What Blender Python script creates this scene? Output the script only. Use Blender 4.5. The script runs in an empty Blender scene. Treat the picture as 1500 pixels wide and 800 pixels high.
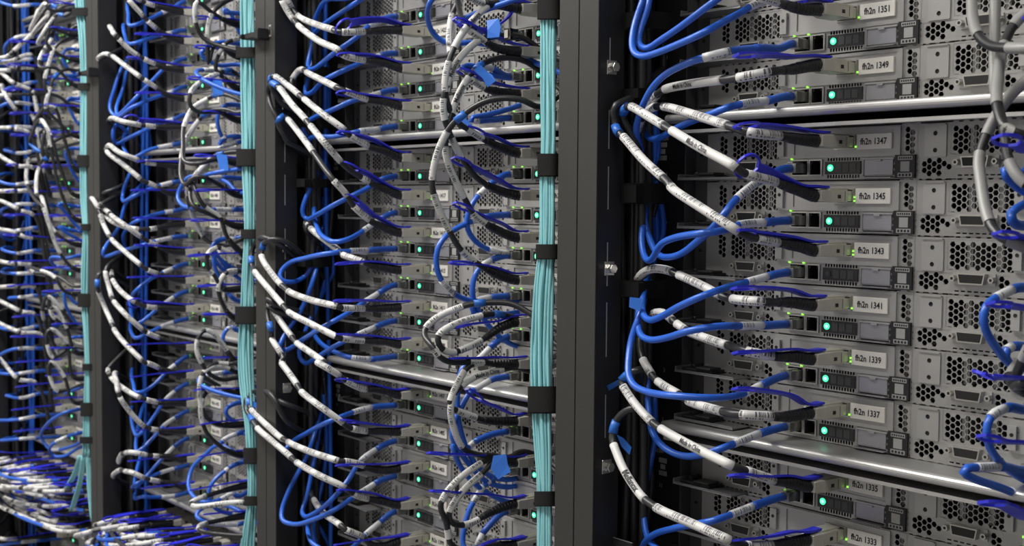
import bpy, bmesh, math, random
import numpy as np
from mathutils import Vector, Matrix, Quaternion

rng = random.Random(7)
SC = bpy.context.scene
COL = SC.collection

# ------------------------------------------------------------------ camera
CAM = np.array([0.6387, -0.8674, 1.45])
YAW, PIT, ROL, FPX = 0.68485, 0.05641, 0.008323, 1812.2
ZR = 1.45 + 0.0927                      # height of the row-1 light (zr = 0)
_v = np.array([-math.cos(YAW), math.sin(YAW), 0.0])
_r = np.array([math.sin(YAW), math.cos(YAW), 0.0])
_u = np.array([0, 0, 1.0])
FWD = math.cos(PIT)*_v - math.sin(PIT)*_u
_U = math.cos(PIT)*_u + math.sin(PIT)*_v
RGT = math.cos(ROL)*_r + math.sin(ROL)*_U
UPV = math.cos(ROL)*_U - math.sin(ROL)*_r

def ray(px, py):
    return FWD + RGT*((px-750)/FPX) - UPV*((py-400)/FPX)
def at_y(px, py, Y):
    d = ray(px, py); return CAM + d*((Y-CAM[1])/d[1])
def at_x(px, py, X):
    d = ray(px, py); return CAM + d*((X-CAM[0])/d[0])
def project(p):
    q = np.asarray(p)-CAM; D = q@FWD
    return (750+FPX*(q@RGT)/D, 400-FPX*(q@UPV)/D)

cd = bpy.data.cameras.new('camera')
cam = bpy.data.objects.new('camera', cd); COL.objects.link(cam)
cam.matrix_world = Matrix(((RGT[0], UPV[0], -FWD[0], CAM[0]), (RGT[1], UPV[1], -FWD[1], CAM[1]),
                           (RGT[2], UPV[2], -FWD[2], CAM[2]), (0, 0, 0, 1)))
cd.sensor_width = 36; cd.lens = FPX/1500*36; cd.clip_start = 0.02
cd.dof.use_dof = True; cd.dof.focus_distance = 1.12; cd.dof.aperture_fstop = 12.0
SC.camera = cam

# ------------------------------------------------------------------ materials
def mat(name, col, rough=0.5, metal=0.0, emit=None, estr=0, noise=0.0, nscale=200, bump=0.0, alpha_t=0.0, spec=0.5):
    m = bpy.data.materials.new(name); m.use_nodes = True
    nt = m.node_tree; b = nt.nodes['Principled BSDF']
    b.inputs['Base Color'].default_value = (*col, 1)
    b.inputs['Roughness'].default_value = rough
    b.inputs['Metallic'].default_value = metal
    b.inputs['Specular IOR Level'].default_value = spec
    if alpha_t: b.inputs['Transmission Weight'].default_value = alpha_t
    if emit:
        b.inputs['Emission Color'].default_value = (*emit, 1)
        b.inputs['Emission Strength'].default_value = estr
    if noise or bump:
        tc = nt.nodes.new('ShaderNodeTexCoord')
        n = nt.nodes.new('ShaderNodeTexNoise'); n.inputs['Scale'].default_value = nscale
        n.inputs['Detail'].default_value = 3
        nt.links.new(tc.outputs['Object'], n.inputs['Vector'])
        if noise:
            mx = nt.nodes.new('ShaderNodeMix'); mx.data_type = 'RGBA'
            mx.inputs['A'].default_value = (*[c*(1-noise) for c in col], 1)
            mx.inputs['B'].default_value = (*[min(1, c*(1+noise)) for c in col], 1)
            nt.links.new(n.outputs['Fac'], mx.inputs['Factor'])
            nt.links.new(mx.outputs['Result'], b.inputs['Base Color'])
        if bump:
            bp = nt.nodes.new('ShaderNodeBump'); bp.inputs['Strength'].default_value = bump
            bp.inputs['Distance'].default_value = 0.0005
            nt.links.new(n.outputs['Fac'], bp.inputs['Height'])
            nt.links.new(bp.outputs['Normal'], b.inputs['Normal'])
    return m

def sleeve_mat(name, base, ink, amount):
    """white wrap-round label: bars and small print along the cable, from the sleeve's own UV (metres along, turn around)"""
    m = mat(name, base, 0.45)
    nt = m.node_tree; b = nt.nodes['Principled BSDF']; L = nt.links.new
    uv = nt.nodes.new('ShaderNodeUVMap'); sep = nt.nodes.new('ShaderNodeSeparateXYZ'); L(uv.outputs['UV'], sep.inputs[0])
    def mth(op, a, bb=None):
        n = nt.nodes.new('ShaderNodeMath'); n.operation = op
        for i, x in enumerate((a, bb)):
            if x is None: continue
            if isinstance(x, (int, float)): n.inputs[i].default_value = x
            else: L(x, n.inputs[i])
        return n.outputs[0]
    def noise1(x, s, seed):
        n = nt.nodes.new('ShaderNodeTexNoise'); n.noise_dimensions = '1D'; n.inputs['Scale'].default_value = s; n.inputs['Detail'].default_value = 0
        L(mth('ADD', x, seed), n.inputs['W']); return n.outputs['Fac']
    u, v = sep.outputs['X'], sep.outputs['Y']
    bars = mth('GREATER_THAN', noise1(u, 700, 3.1), 0.5)
    mask = mth('GREATER_THAN', noise1(u, 32, 7.7), 0.5)
    fv = mth('FRACT', mth('MULTIPLY', v, 2.0))
    band = mth('LESS_THAN', mth('ABSOLUTE', mth('SUBTRACT', fv, 0.62)), 0.2)
    code = mth('MULTIPLY', mth('MULTIPLY', bars, mask), band)
    txt = mth('MULTIPLY', mth('GREATER_THAN', noise1(u, 520, 11.3), 0.52), mth('GREATER_THAN', noise1(u, 30, 1.7), 0.45))
    b2 = mth('LESS_THAN', mth('ABSOLUTE', mth('SUBTRACT', fv, 0.3)), 0.06)
    tx = mth('MULTIPLY', txt, b2)
    f = mth('MULTIPLY', mth('MAXIMUM', code, tx), amount)
    mx = nt.nodes.new('ShaderNodeMix'); mx.data_type = 'RGBA'
    mx.inputs['A'].default_value = (*base, 1); mx.inputs['B'].default_value = (*ink, 1)
    L(f, mx.inputs['Factor']); L(mx.outputs['Result'], b.inputs['Base Color'])
    return m

M = dict(
    metal=mat('galvanised_metal', (0.36, 0.355, 0.345), 0.42, 0.35, noise=0.06, nscale=60),
    metal2=mat('galvanised_bracket', (0.40, 0.395, 0.385), 0.38, 0.4, noise=0.05, nscale=60),
    tray=mat('brushed_tray_metal', (0.50, 0.495, 0.485), 0.42, 0.7, noise=0.05, nscale=40),
    ear=mat('shaded_ear_steel', (0.085, 0.085, 0.087), 0.45, 0.4),  # base colour darkened to carry the shade at each rack's left
    body=mat('dark_steel', (0.10, 0.10, 0.10), 0.5, 0.4),
    ledge=mat('ledge_metal', (0.22, 0.22, 0.225), 0.35, 0.5),
    black=mat('black_plastic', (0.012, 0.012, 0.013), 0.45),
    window=mat('smoked_window', (0.018, 0.018, 0.02), 0.3),
    segment=mat('unlit_segment', (0.05, 0.05, 0.052), 0.4),
    label=mat('label_paper', (0.78, 0.76, 0.70), 0.6),
    sticker=mat('tag_sticker_paper', (0.36, 0.36, 0.35), 0.6),
    ink=mat('black_ink', (0.015, 0.015, 0.02), 0.6),
    bay=mat('bay_cover_metal', (0.34, 0.34, 0.365), 0.35, 0.4),
    socket=mat('socket_black', (0.008, 0.008, 0.008), 0.6),
    conn=mat('connector_nickel', (0.50, 0.49, 0.46), 0.3, 0.75),
    shell=mat('plug_shell_metal', (0.56, 0.54, 0.47), 0.4, 0.45, noise=0.08, nscale=90),
    clear=mat('clear_plug_plastic', (0.33, 0.33, 0.31), 0.15, 0.6),
    boot=mat('rubber_boot', (0.014, 0.014, 0.015), 0.4),
    jacket=mat('black_cable_jacket', (0.022, 0.022, 0.024), 0.38),
    psleeve=mat('white_sleeve_clear_area', (0.60, 0.595, 0.58), 0.45),
    sleeve=sleeve_mat('white_sleeve', (0.60, 0.595, 0.58), (0.03, 0.03, 0.04), 0.9),
    blabel=sleeve_mat('white_cable_label', (0.66, 0.67, 0.68), (0.04, 0.05, 0.07), 0.85),
    gsleeve=mat('grey_sleeve', (0.27, 0.268, 0.26), 0.4),
    blue=mat('blue_cable_jacket', (0.022, 0.115, 0.56), 0.35),
    bboot=mat('blue_cable_boot', (0.016, 0.085, 0.43), 0.4),
    tab=mat('ultramarine_strap', (0.022, 0.026, 0.58), 0.4),
    tape=mat('blue_marking_tape', (0.02, 0.13, 0.52), 0.4),
    aqua=mat('aqua_fibre_jacket', (0.25, 0.56, 0.60), 0.42, noise=0.06, nscale=50),
    strap=mat('black_hook_and_loop', (0.010, 0.010, 0.010), 0.9, bump=0.6, nscale=1500, spec=0.15),
    post=mat('rack_powder_coat', (0.027, 0.026, 0.024), 0.5, bump=0.15, nscale=900),
    rail=mat('rail_black', (0.014, 0.014, 0.015), 0.5),
    edge=mat('bare_edge', (0.5, 0.5, 0.5), 0.35, 0.6),
    chrome=mat('chrome_bolt', (0.7, 0.69, 0.66), 0.2, 0.9),
    print=mat('grey_print', (0.42, 0.42, 0.42), 0.6),
    led=mat('power_light_green', (0.05, 0.3, 0.2), 0.4, emit=(0.05, 0.9, 0.38), estr=1.7),
    ledcore=mat('power_light_core', (0.3, 0.6, 0.5), 0.4, emit=(0.38, 1.0, 0.62), estr=1.6),
    ledoff=mat('power_light_off', (0.035, 0.035, 0.035), 0.3),
    glim=mat('port_light_green', (0.1, 0.3, 0.02), 0.4, emit=(0.35, 1.0, 0.08), estr=1.3),
    floor=mat('floor_tile', (0.30, 0.30, 0.31), 0.45, noise=0.05, nscale=8),
    wall=mat('painted_wall', (0.55, 0.54, 0.52), 0.8),
    ceil=mat('ceiling_panel', (0.62, 0.62, 0.60), 0.8),
    diffuser=mat('lamp_diffuser', (0.8, 0.8, 0.8), 0.5, emit=(1.0, 0.96, 0.88), estr=6.0),
    lampbody=mat('lamp_housing', (0.6, 0.6, 0.6), 0.5),
)

# ------------------------------------------------------------------ object helpers
def link(o, parent=None):
    COL.objects.link(o)
    if parent is not None: o.parent = parent
    return o
def mesh_obj(name, me, parent=None, loc=None):
    o = bpy.data.objects.new(name, me); link(o, parent)
    if loc is not None: o.location = loc
    return o
def tag(o, label, cat, group=None):
    o['label'] = label; o['category'] = cat
    if group: o['group'] = group
    return o
def thing(name, label, cat, loc=(0, 0, 0), group=None):
    o = bpy.data.objects.new(name, None); link(o); o.location = loc; o.empty_display_size = 0.02
    return tag(o, label, cat, group)
def structure(o):
    o['kind'] = 'structure'; return o

class MB:
    """collects faces in one mesh; several materials allowed"""
    def __init__(s): s.v, s.f, s.m, s.mats = [], [], [], []
    def mi(s, m):
        if m not in s.mats: s.mats.append(m)
        return s.mats.index(m)
    def face(s, pts, m):
        n = len(s.v); s.v += [tuple(p) for p in pts]; s.f.append(tuple(range(n, n+len(pts)))); s.m.append(s.mi(m))
    def box(s, x0, x1, y0, y1, z0, z1, m, skip=''):
        n = len(s.v); k = s.mi(m)
        s.v += [(x, y, z) for x in (x0, x1) for y in (y0, y1) for z in (z0, z1)]
        for nm, q in (('l', (0, 1, 3, 2)), ('r', (4, 6, 7, 5)), ('f', (0, 4, 5, 1)), ('k', (2, 3, 7, 6)), ('b', (0, 2, 6, 4)), ('t', (1, 5, 7, 3))):
            if nm in skip: continue
            s.f.append(tuple(n+i for i in q)); s.m.append(k)
    def prism(s, outline, y0, y1, m):
        """outline in x,z counter-clockwise seen from the front (-y); front face at y0"""
        n = len(outline)
        s.face([(x, y0, z) for x, z in outline], m)
        s.face([(x, y1, z) for x, z in reversed(outline)], m)
        for i in range(n):
            (x0, z0), (x1, z1) = outline[i], outline[(i+1) % n]
            s.face([(x1, y0, z1), (x0, y0, z0), (x0, y1, z0), (x1, y1, z1)], m)
    def build(s, name, mats=None):
        me = bpy.data.meshes.new(name); me.from_pydata(s.v, [], s.f)
        for m in s.mats: me.materials.append(M[m])
        me.polygons.foreach_set('material_index', s.m); me.update(); return me

def ngon(cx, cz, r, n, a0=0.0):
    return [(cx+r*math.cos(a0+2*math.pi*i/n), cz+r*math.sin(a0+2*math.pi*i/n)) for i in range(n)]

def bevel(me, w=0.0004, seg=1):
    bm = bmesh.new(); bm.from_mesh(me); bmesh.ops.remove_doubles(bm, verts=bm.verts, dist=1e-6)
    bmesh.ops.bevel(bm, geom=bm.edges[:], offset=w, segments=seg, affect='EDGES', clamp_overlap=True)
    bmesh.ops.recalc_face_normals(bm, faces=bm.faces)
    bm.to_mesh(me); bm.free(); return me

# text as mesh (size 1, cached), centred
_tc = {}
def text_geo(s):
    if s in _tc: return _tc[s]
    cu = bpy.data.curves.new('t', 'FONT'); cu.body = s; cu.size = 1; cu.align_x = 'CENTER'; cu.align_y = 'CENTER'; cu.resolution_u = 2; cu.offset = 0.022
    o = bpy.data.objects.new('t', cu); me = o.to_mesh()
    v = np.array([x.co[:] for x in me.vertices]); f = [tuple(p.vertices) for p in me.polygons]
    o.to_mesh_clear(); bpy.data.objects.remove(o); bpy.data.curves.remove(cu)
    v[:, 0] -= (v[:, 0].max()+v[:, 0].min())/2; v[:, 1] -= (v[:, 1].max()+v[:, 1].min())/2
    _tc[s] = (v, f); return v, f
def dense_text(s):
    if '#'+s in _tc: return _tc['#'+s]
    v, f = text_geo(s)
    me = bpy.data.meshes.new('t'); me.from_pydata(v.tolist(), [], f)
    bm = bmesh.new(); bm.from_mesh(me); bmesh.ops.triangulate(bm, faces=bm.faces[:])
    for _ in range(3):
        e = [e for e in bm.edges if e.calc_length() > .16]
        if e: bmesh.ops.subdivide_edges(bm, edges=e, cuts=1); bmesh.ops.triangulate(bm, faces=bm.faces[:])
    bm.verts.index_update()
    r = (np.array([x.co[:] for x in bm.verts]), [tuple(q.index for q in p.verts) for p in bm.faces])
    bm.free(); bpy.data.meshes.remove(me); _tc['#'+s] = r; return r
def text_mesh(name, s, size, sx=1.0, y=0.0, m='ink', cx=0, cz=0):
    v, f = text_geo(s)
    me = bpy.data.meshes.new(name)
    me.from_pydata([(cx+a*size*sx, y, cz+b*size) for a, b, _ in v], [], f); me.materials.append(M[m]); me.update(); return me

# ------------------------------------------------------------------ server node meshes (metres, origin at the power light)
mm = 0.001
XL, XR_, ZB, ZT = -138*mm, 81.2*mm, -9.8*mm, 33.4*mm
HEXP = 4.95*mm
def hex_cells(x0, x1, z0, z1, y, mb, m, pitch=HEXP, keep=None, depth=0.0012):
    """perforated patch just behind the window x0..x1, z0..z1: whole hexes are holes, the rest is solid"""
    R = pitch/math.sqrt(3); r = R*0.86; dx = 1.5*R; hh = r*math.sqrt(3)/2
    ncol = int((x1-x0)/dx)+3; nrow = int((z1-z0)/pitch)+3
    xs = x0+((x1-x0)-(max(1, int((x1-x0-2*r)/dx))*dx))/2 - dx
    for i in range(ncol):
        cx = xs+i*dx
        if cx-R > x1 or cx+R < x0: continue
        for j in range(-1, nrow):
            cz = z0+hh+0.0003+j*pitch+(pitch/2 if i % 2 else 0)
            if cz-pitch/2 > z1 or cz+pitch/2 < z0: continue
            o = ngon(cx, cz, R, 6, 0)
            inside = cx-r > x0-0.0002 and cx+r < x1+0.0002 and cz-hh > z0-0.0002 and cz+hh < z1+0.0002
            if inside and (keep is None or keep(cx, cz)):
                h = ngon(cx, cz, r, 6, 0)
                for k in range(6):
                    a, b = o[k], o[(k+1) % 6]; c, d = h[(k+1) % 6], h[k]
                    mb.face([(a[0], y, a[1]), (b[0], y, b[1]), (c[0], y, c[1]), (d[0], y, d[1])], m)
                    mb.face([(d[0], y, d[1]), (c[0], y, c[1]), (c[0], y+depth, c[1]), (d[0], y+depth, d[1])], m)
            else:
                mb.face([(p[0], y, p[1]) for p in o], m)

def panel_mesh(left):
    mb = MB()
    hexw = [(-110, -54.8, 8.6, 32.2), (68, 80.5, 9.5, 32.2), (-68, -57.5, -6.5, 6)]
    hexw.append((-124.8, -113.2, 9, 32.2) if left else (-137, -106.5, -8.2, 6.2))
    open_ = [(3.5, 23.5, 15.8, 26.2), (-40.5, -22.8, -5.6, 6.4), (-21.8, -9.2, -5.4, 6.6), (33, 60, -8.6, -7.4)]
    for k in range(12): open_ += [(-4+k*2.75, -2.4+k*2.75, 5.8, 8.3), (-4+k*2.75, -2.4+k*2.75, -8.6, -5.8)]
    for k in range(9): open_.append((-114+k*5.4, -110.4+k*5.4, -8.0, -6.9))
    allw = [tuple(q*mm for q in w) for w in hexw+open_]
    xs = sorted({XL, XR_} | {w[0] for w in allw} | {w[1] for w in allw})
    zs = sorted({ZB, ZT} | {w[2] for w in allw} | {w[3] for w in allw})
    for j in range(len(zs)-1):
        i = 0
        while i < len(xs)-1:
            def solid(ii):
                cx, cz = (xs[ii]+xs[ii+1])/2, (zs[j]+zs[j+1])/2
                return not any(w[0] < cx < w[1] and w[2] < cz < w[3] for w in allw)
            if not solid(i): i += 1; continue
            k = i
            while k+1 < len(xs)-1 and solid(k+1): k += 1
            mb.face([(xs[i], 0, zs[j]), (xs[k+1], 0, zs[j]), (xs[k+1], 0, zs[j+1]), (xs[i], 0, zs[j+1])], 'metal')
            i = k+1
    for n, w in enumerate(hexw):
        a = [q*mm for q in w]
        keep = None
        if n == 3 and not left: keep = lambda x, z: not (z > 2.5*mm and x > -113*mm) and not (z < -3*mm and x > -117*mm)
        hex_cells(*a, 0.0003, mb, 'metal', keep=keep)
    # folded edge flanges round the sheet
    mb.box(XL, XR_, 0.0, 0.012, ZB-0.0006, ZB, 'metal', 'f'); mb.box(XL, XR_, 0.0, 0.012, ZT, ZT+0.0004, 'metal', 'f')
    return mb.build('rear_panel')
def body_mesh():
    mb = MB(); mb.box(XL, XR_, 0.004, 0.20, ZB+0.0004, ZT-0.0004, 'body', 'f')
    # circuit board and heat-sink fins glimpsed through the holes
    mb.box(XL+.004, XR_-.004, 0.012, 0.19, ZB+0.002, ZB+0.0036, 'body')
    for fx in (-97, -72): mb.box(fx*mm, (fx+5)*mm, .006, .05, 9*mm, 32*mm, 'metal')
    mb.box(70*mm, 74*mm, .006, .05, 9*mm, 32*mm, 'metal')
    return mb.build('node_body')
def card_mesh():
    mb = MB(); y = -0.0016
    x0, x1, z0, z1 = -54.4*mm, 66.5*mm, 8.6*mm, 32.6*mm
    a0, a1, b0, b1 = -38*mm, 61.5*mm, 11.6*mm, 30.6*mm
    mb.box(x0, x1, y, 0, z0, b0, 'metal2'); mb.box(x0, x1, y, 0, b1, z1, 'metal2')
    mb.box(x0, a0, y, 0, b0, b1, 'metal2'); mb.box(a1, x1, y, 0, b0, b1, 'metal2')
    # inner plate around the cage opening
    for q in ((a0, 4*mm, b0, b1), (23*mm, a1, b0, b1), (4*mm, 23*mm, b0, 16*mm), (4*mm, 23*mm, 26*mm, b1)):
        mb.box(q[0], q[1], -0.0005, 0.0001, q[2], q[3], 'metal2')
    # cage lips
    for q in ((3*mm, 4*mm, 15*mm, 27*mm), (23*mm, 24*mm, 15*mm, 27*mm), (4*mm, 23*mm, 15*mm, 16*mm), (4*mm, 23*mm, 26*mm, 27*mm)):
        mb.box(q[0], q[1], -0.0022, 0.008, q[2], q[3], 'conn')
    # folded fixing tab at the left end
    mb.box(x0, x0+7*mm, -0.0042, y, z0+2*mm, z1-4*mm, 'metal2')
    mb.prism(ngon(x0+3.5*mm, 22*mm, 1.5*mm, 10), -0.0046, -0.0042, 'socket')
    mb.prism(ngon(-48*mm, 24*mm, 1.1*mm, 10), -0.0018, -0.0014, 'socket')
    return mb.build('expansion_card')
def label_mesh():
    mb = MB(); mb.box(26*mm, 59*mm, -0.0024, -0.0005, 14.6*mm, 27.2*mm, 'label'); return bevel(mb.build('number_label'), .0003)
def net_port(x0, x1, lights):
    mb = MB(); z0, z1 = -6.4*mm, 7.4*mm; y = -0.0016
    mb.box(x0-.8*mm, x0+.3*mm, y, .012, z0, z1, 'conn'); mb.box(x1-.3*mm, x1+.8*mm, y, .012, z0, z1, 'conn')
    mb.box(x0, x1, y, .012, z0, z0+1*mm, 'conn'); mb.box(x0, x1, y, .012, z1-1*mm, z1, 'conn')
    mb.box(x0, x1, .011, .012, z0, z1, 'socket')
    # keyway step inside the mouth
    mb.box(x0, x0+2.6*mm, y*.5, .011, z1-3.4*mm, z1-1*mm, 'socket'); mb.box(x1-2.6*mm, x1, y*.5, .011, z1-3.4*mm, z1-1*mm, 'socket')
    mb.box(x0, x0+1.2*mm, y*.5, .011, z0+1*mm, z1-1*mm, 'socket'); mb.box(x1-1.2*mm, x1, y*.5, .011, z0+1*mm, z1-1*mm, 'socket')
    return mb.build('network_port')
def light_mesh(x, z, r=0.55*mm, y=-0.0024):
    mb = MB(); mb.box(x-r, x+r, y, y+.0022, z-r*1.3, z+r*1.3, 'glim'); return mb.build('port_light')
def window_mesh():
    mb = MB(); mb.box(-5.6*mm, 29.3*mm, -0.0014, 0.001, -5.3*mm, 5.2*mm, 'window')
    for cx in (8.3, 15.4, 22.6):
        mb.box((cx-2.9)*mm, (cx+2.9)*mm, -0.0017, -0.0013, -3.4*mm, 3.4*mm, 'segment')
    return mb.build('indicator_window')
def led_mesh(on):
    mb = MB(); mb.prism(ngon(0, 0, 2.9*mm, 18), -0.0019, -0.0012, 'led' if on else 'ledoff')
    mb.prism(ngon(0, 0, 1.5*mm, 14), -0.0022, -0.0018, 'ledcore' if on else 'segment')
    return mb.build('power_light')
def bay_mesh():
    mb = MB(); mb.box(33*mm, 60*mm, -0.0012, .0002, -6.6*mm, 6.0*mm, 'bay')
    mb.box(32*mm, 33*mm, -0.002, .0002, -7*mm, 7*mm, 'metal2'); mb.box(32*mm, 61.5*mm, -0.0022, .0002, 6.0*mm, 7.6*mm, 'metal2')
    mb.box(44*mm, 50*mm, -0.003, -.001, 4.6*mm, 6.2*mm, 'metal2')
    mb.box(31*mm, 61*mm, -0.006, .0002, -8.9*mm, -8.2*mm, 'bay')
    return bevel(mb.build('bay_cover'), .0002)
def assettag_mesh():
    mb = MB(); mb.box(62.6*mm, 80.6*mm, -0.0024, .0002, -9.3*mm, 9.3*mm, 'black')
    for z in (-4.6, 0.2, 5.0): mb.prism(ngon(62.6*mm, z*mm, 2.3*mm, 6, math.pi/2), -0.0012, .0001, 'black')
    return mb.build('asset_tag')
def sticker_mesh(kind):
    mb = MB()
    x0, x1 = 65.5*mm, 78.6*mm
    if kind == 0:
        mb.box(x0, x1, -.0027, -.0023, 5.2*mm, 8.3*mm, 'sticker')
        for k in range(6): mb.box(x0+(1+2*k)*mm, x0+(2.2+2*k)*mm, -.0029, -.0026, 6*mm, 7.5*mm, 'ink')
    elif kind == 1:
        mb.box(68*mm, 76*mm, -.0027, -.0023, -4*mm, 4.0*mm, 'sticker')
    else:
        mb.box(x0, x1, -.0027, -.0023, -8.4*mm, -5.0*mm, 'sticker')
        for k in range(4): mb.box(x0+(1.2+3*k)*mm, x0+(3+3*k)*mm, -.0029, -.0026, -7.7*mm, -5.8*mm, 'ink')
    return mb.build('tag_sticker')
def dsub_mesh():
    mb = MB()
    x0, x1, z0, z1 = -98*mm, -75*mm, -1.6*mm, 6.8*mm
    mb.box(x0-6*mm, x1+6*mm, -.0012, .0002, z0-.5*mm, z1+.2*mm, 'metal2')
    out = [(x0+1.6*mm, z0), (x1-1.6*mm, z0), (x1, z1), (x0, z1)]
    mb.prism(out, -.0062, -.001, 'conn')
    ins = [(x0+2.6*mm, z0+1*mm), (x1-2.6*mm, z0+1*mm), (x1-1.3*mm, z1-1*mm), (x0+1.3*mm, z1-1*mm)]
    mb.prism(ins, -.0066, -.0058, 'socket')
    return mb.build('serial_connector')
def screw_mesh(x):
    mb = MB(); mb.prism(ngon(x, 2.4*mm, 2.5*mm, 6), -.0058, -.001, 'conn'); mb.prism(ngon(x, 2.4*mm, 1.2*mm, 10), -.0060, -.0056, 'socket')
    return mb.build('jack_screw')
def blank_mesh():
    mb = MB(); x0, x1, z0, z1 = -131.5*mm, -113.4*mm, 7.6*mm, 31.6*mm; y = -.0012
    holes = [(-122.6*mm, 12.2*mm), (-122.6*mm, 25.4*mm)]
    zm = (holes[0][1]+holes[1][1])/2
    for (cx, cz), (a, b) in zip(holes, ((z0, zm), (zm, z1))):
        n = 16; ci = ngon(cx, cz, 1.9*mm, n, math.pi/4)
        corners = [(x1, b), (x0, b), (x0, a), (x1, a)]
        def rim(i):
            q, t = divmod(i, n//4); c, d = corners[q % 4], corners[(q+1) % 4]; t /= n//4
            return (c[0]+(d[0]-c[0])*t, c[1]+(d[1]-c[1])*t)
        for i in range(n):
            p, q = rim(i), rim((i+1) % n); c, d = ci[(i+1) % n], ci[i]
            mb.face([(p[0], y, p[1]), (q[0], y, q[1]), (c[0], y, c[1]), (d[0], y, d[1])], 'metal2')
            mb.face([(d[0], y, d[1]), (c[0], y, c[1]), (c[0], -.0001, c[1]), (d[0], -.0001, d[1])], 'metal2')
        mb.prism(ci, -.0003, -.0001, 'socket')
    mb.box(x0, x1, y, 0, z0-.4*mm, z0, 'metal2'); mb.box(x0, x1, y-.0012, 0, z1, z1+.8*mm, 'metal2')
    mb.box(x0-.4*mm, x0, y, 0, z0, z1, 'metal2'); mb.box(x1, x1+.4*mm, y, 0, z0, z1, 'metal2')
    return mb.build('slot_cover')
def ledge_mesh():
    mb = MB(); mb.box(-153*mm, -82*mm, -.024, .0, -9.2*mm, -8.2*mm, 'ledge'); mb.box(-153*mm, -82*mm, -.024, -.023, -9.2*mm, -6.8*mm, 'ledge')
    mb.box(-153*mm, -152*mm, -.024, .0, -9.2*mm, -4*mm, 'ledge')
    return bevel(mb.build('latch_ledge'), .0003)
def lever_mesh():
    mb = MB(); mb.box(-148*mm, -112*mm, -.020, -.001, -8.0*mm, -4.8*mm, 'black'); mb.box(-130*mm, -112*mm, -.0215, -.006, -4.9*mm, -2.6*mm, 'black')
    mb.prism(ngon(-142*mm, -4*mm, 2.6*mm, 10), -.012, -.001, 'black')
    return bevel(mb.build('latch_lever'), .0006)

NM = dict(panelL=panel_mesh(True), panelR=panel_mesh(False), body=body_mesh(), card=card_mesh(), label=label_mesh(),
          port1=net_port(-40*mm, -23.4*mm, 1), port2=net_port(-21.4*mm, -9.6*mm, 0), win=window_mesh(), ledon=led_mesh(True), ledoff=led_mesh(False),
          bay=bay_mesh(), atag=assettag_mesh(), st0=sticker_mesh(0), st1=sticker_mesh(1), st2=sticker_mesh(2), dsub=dsub_mesh(),
          sc0=screw_mesh(-102.5*mm), sc1=screw_mesh(-70.5*mm), blank=blank_mesh(), ledge=ledge_mesh(), lever=lever_mesh(),
          gl0=light_mesh(24.9*mm, 17*mm), gl1=light_mesh(-40.5*mm, 8.2*mm), gl2=light_mesh(-25.5*mm, 8.2*mm), gl3=light_mesh(24.9*mm, 20*mm))

PITCH, GAP = 0.0445, 0.01645
def zrow(r):
    z = -(r-1)*PITCH
    if r >= 2: z -= GAP
    if r >= 8: z -= GAP
    if r >= 14: z -= GAP + 0.145
    if r <= -5: z += GAP
    return ZR+z
ORD = ['first', 'second', 'third', 'fourth', 'fifth', 'sixth', 'seventh', 'eighth', 'ninth', 'tenth', 'eleventh', 'twelfth', 'thirteenth']
RACK = ['nearest rack', 'second rack from right', 'third rack from right', 'farthest rack']
def rowname(r):
    if r <= 1: return ORD[1-r]+' row above upper shelf'
    if r <= 7: return ORD[r-2]+' row under upper shelf'
    if r <= 13: return ORD[r-8]+' row under lower shelf'
    return ORD[r-14]+' row under network switch'
def nodenum(k, r):
    return 1337 + 2*(7-r) + 72*k
LEDOFF = {(0, 4, 'L')}
def make_node(k, r, side):
    X = -.6*k + (0 if side == 'L' else .22)
    num = nodenum(k, r)
    if side == 'L' and k < 2 and (k == 0 or r >= -3):
        lab = f'grey server node marked fh2n {num}, {rowname(r)}, {RACK[k]}'
    else:
        lab = f'grey {"left" if side=="L" else "right"}-hand server node, {rowname(r)}, {RACK[k]}'
    o = thing('server_node', lab, 'server', (X, 0, zrow(r)), 'server nodes stacked in the racks')
    P = lambda n, me: mesh_obj(n, NM[me], o)
    P('rear_panel', 'panelL' if side == 'L' else 'panelR'); P('node_body', 'body'); P('expansion_card', 'card')
    n = P('number_label', 'label'); mesh_obj('lettering', text_mesh('lettering', f'fh2n {num}', 7.2*mm, .86, -.0027, 'ink', 42.3*mm, 21*mm), n)
    n1 = P('network_port', 'port1'); P('network_port', 'port2')
    mesh_obj('port_light', NM['gl1'], n1)
    if rng.random() < .6: mesh_obj('port_light', NM['gl2'], n1)
    P('port_light', 'gl0')
    if rng.random() < .2: P('port_light', 'gl3')
    w = P('indicator_window', 'win'); mesh_obj('power_light', NM['ledoff' if (k, r, side) in LEDOFF else 'ledon'], w)
    P('bay_cover', 'bay'); t = P('asset_tag', 'atag')
    for s in ('st0', 'st1', 'st2'): mesh_obj('tag_sticker', NM[s], t)
    d = P('serial_connector', 'dsub'); mesh_obj('jack_screw', NM['sc0'], d); mesh_obj('jack_screw', NM['sc1'], d)
    if side == 'L':
        l = P('latch_ledge', 'ledge'); mesh_obj('latch_lever', NM['lever'], l)
    else: P('slot_cover', 'blank')
    return o
ROWS = [(-2, 10), (-4, 12), (-6, 13), (-7, 13)]
for k, (a, b) in enumerate(ROWS):
    for r in range(a, b+1):
        make_node(k, r, 'L'); make_node(k, r, 'R')
for r in (14, 15): make_node(3, r, 'L'); make_node(3, r, 'R')

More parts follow.
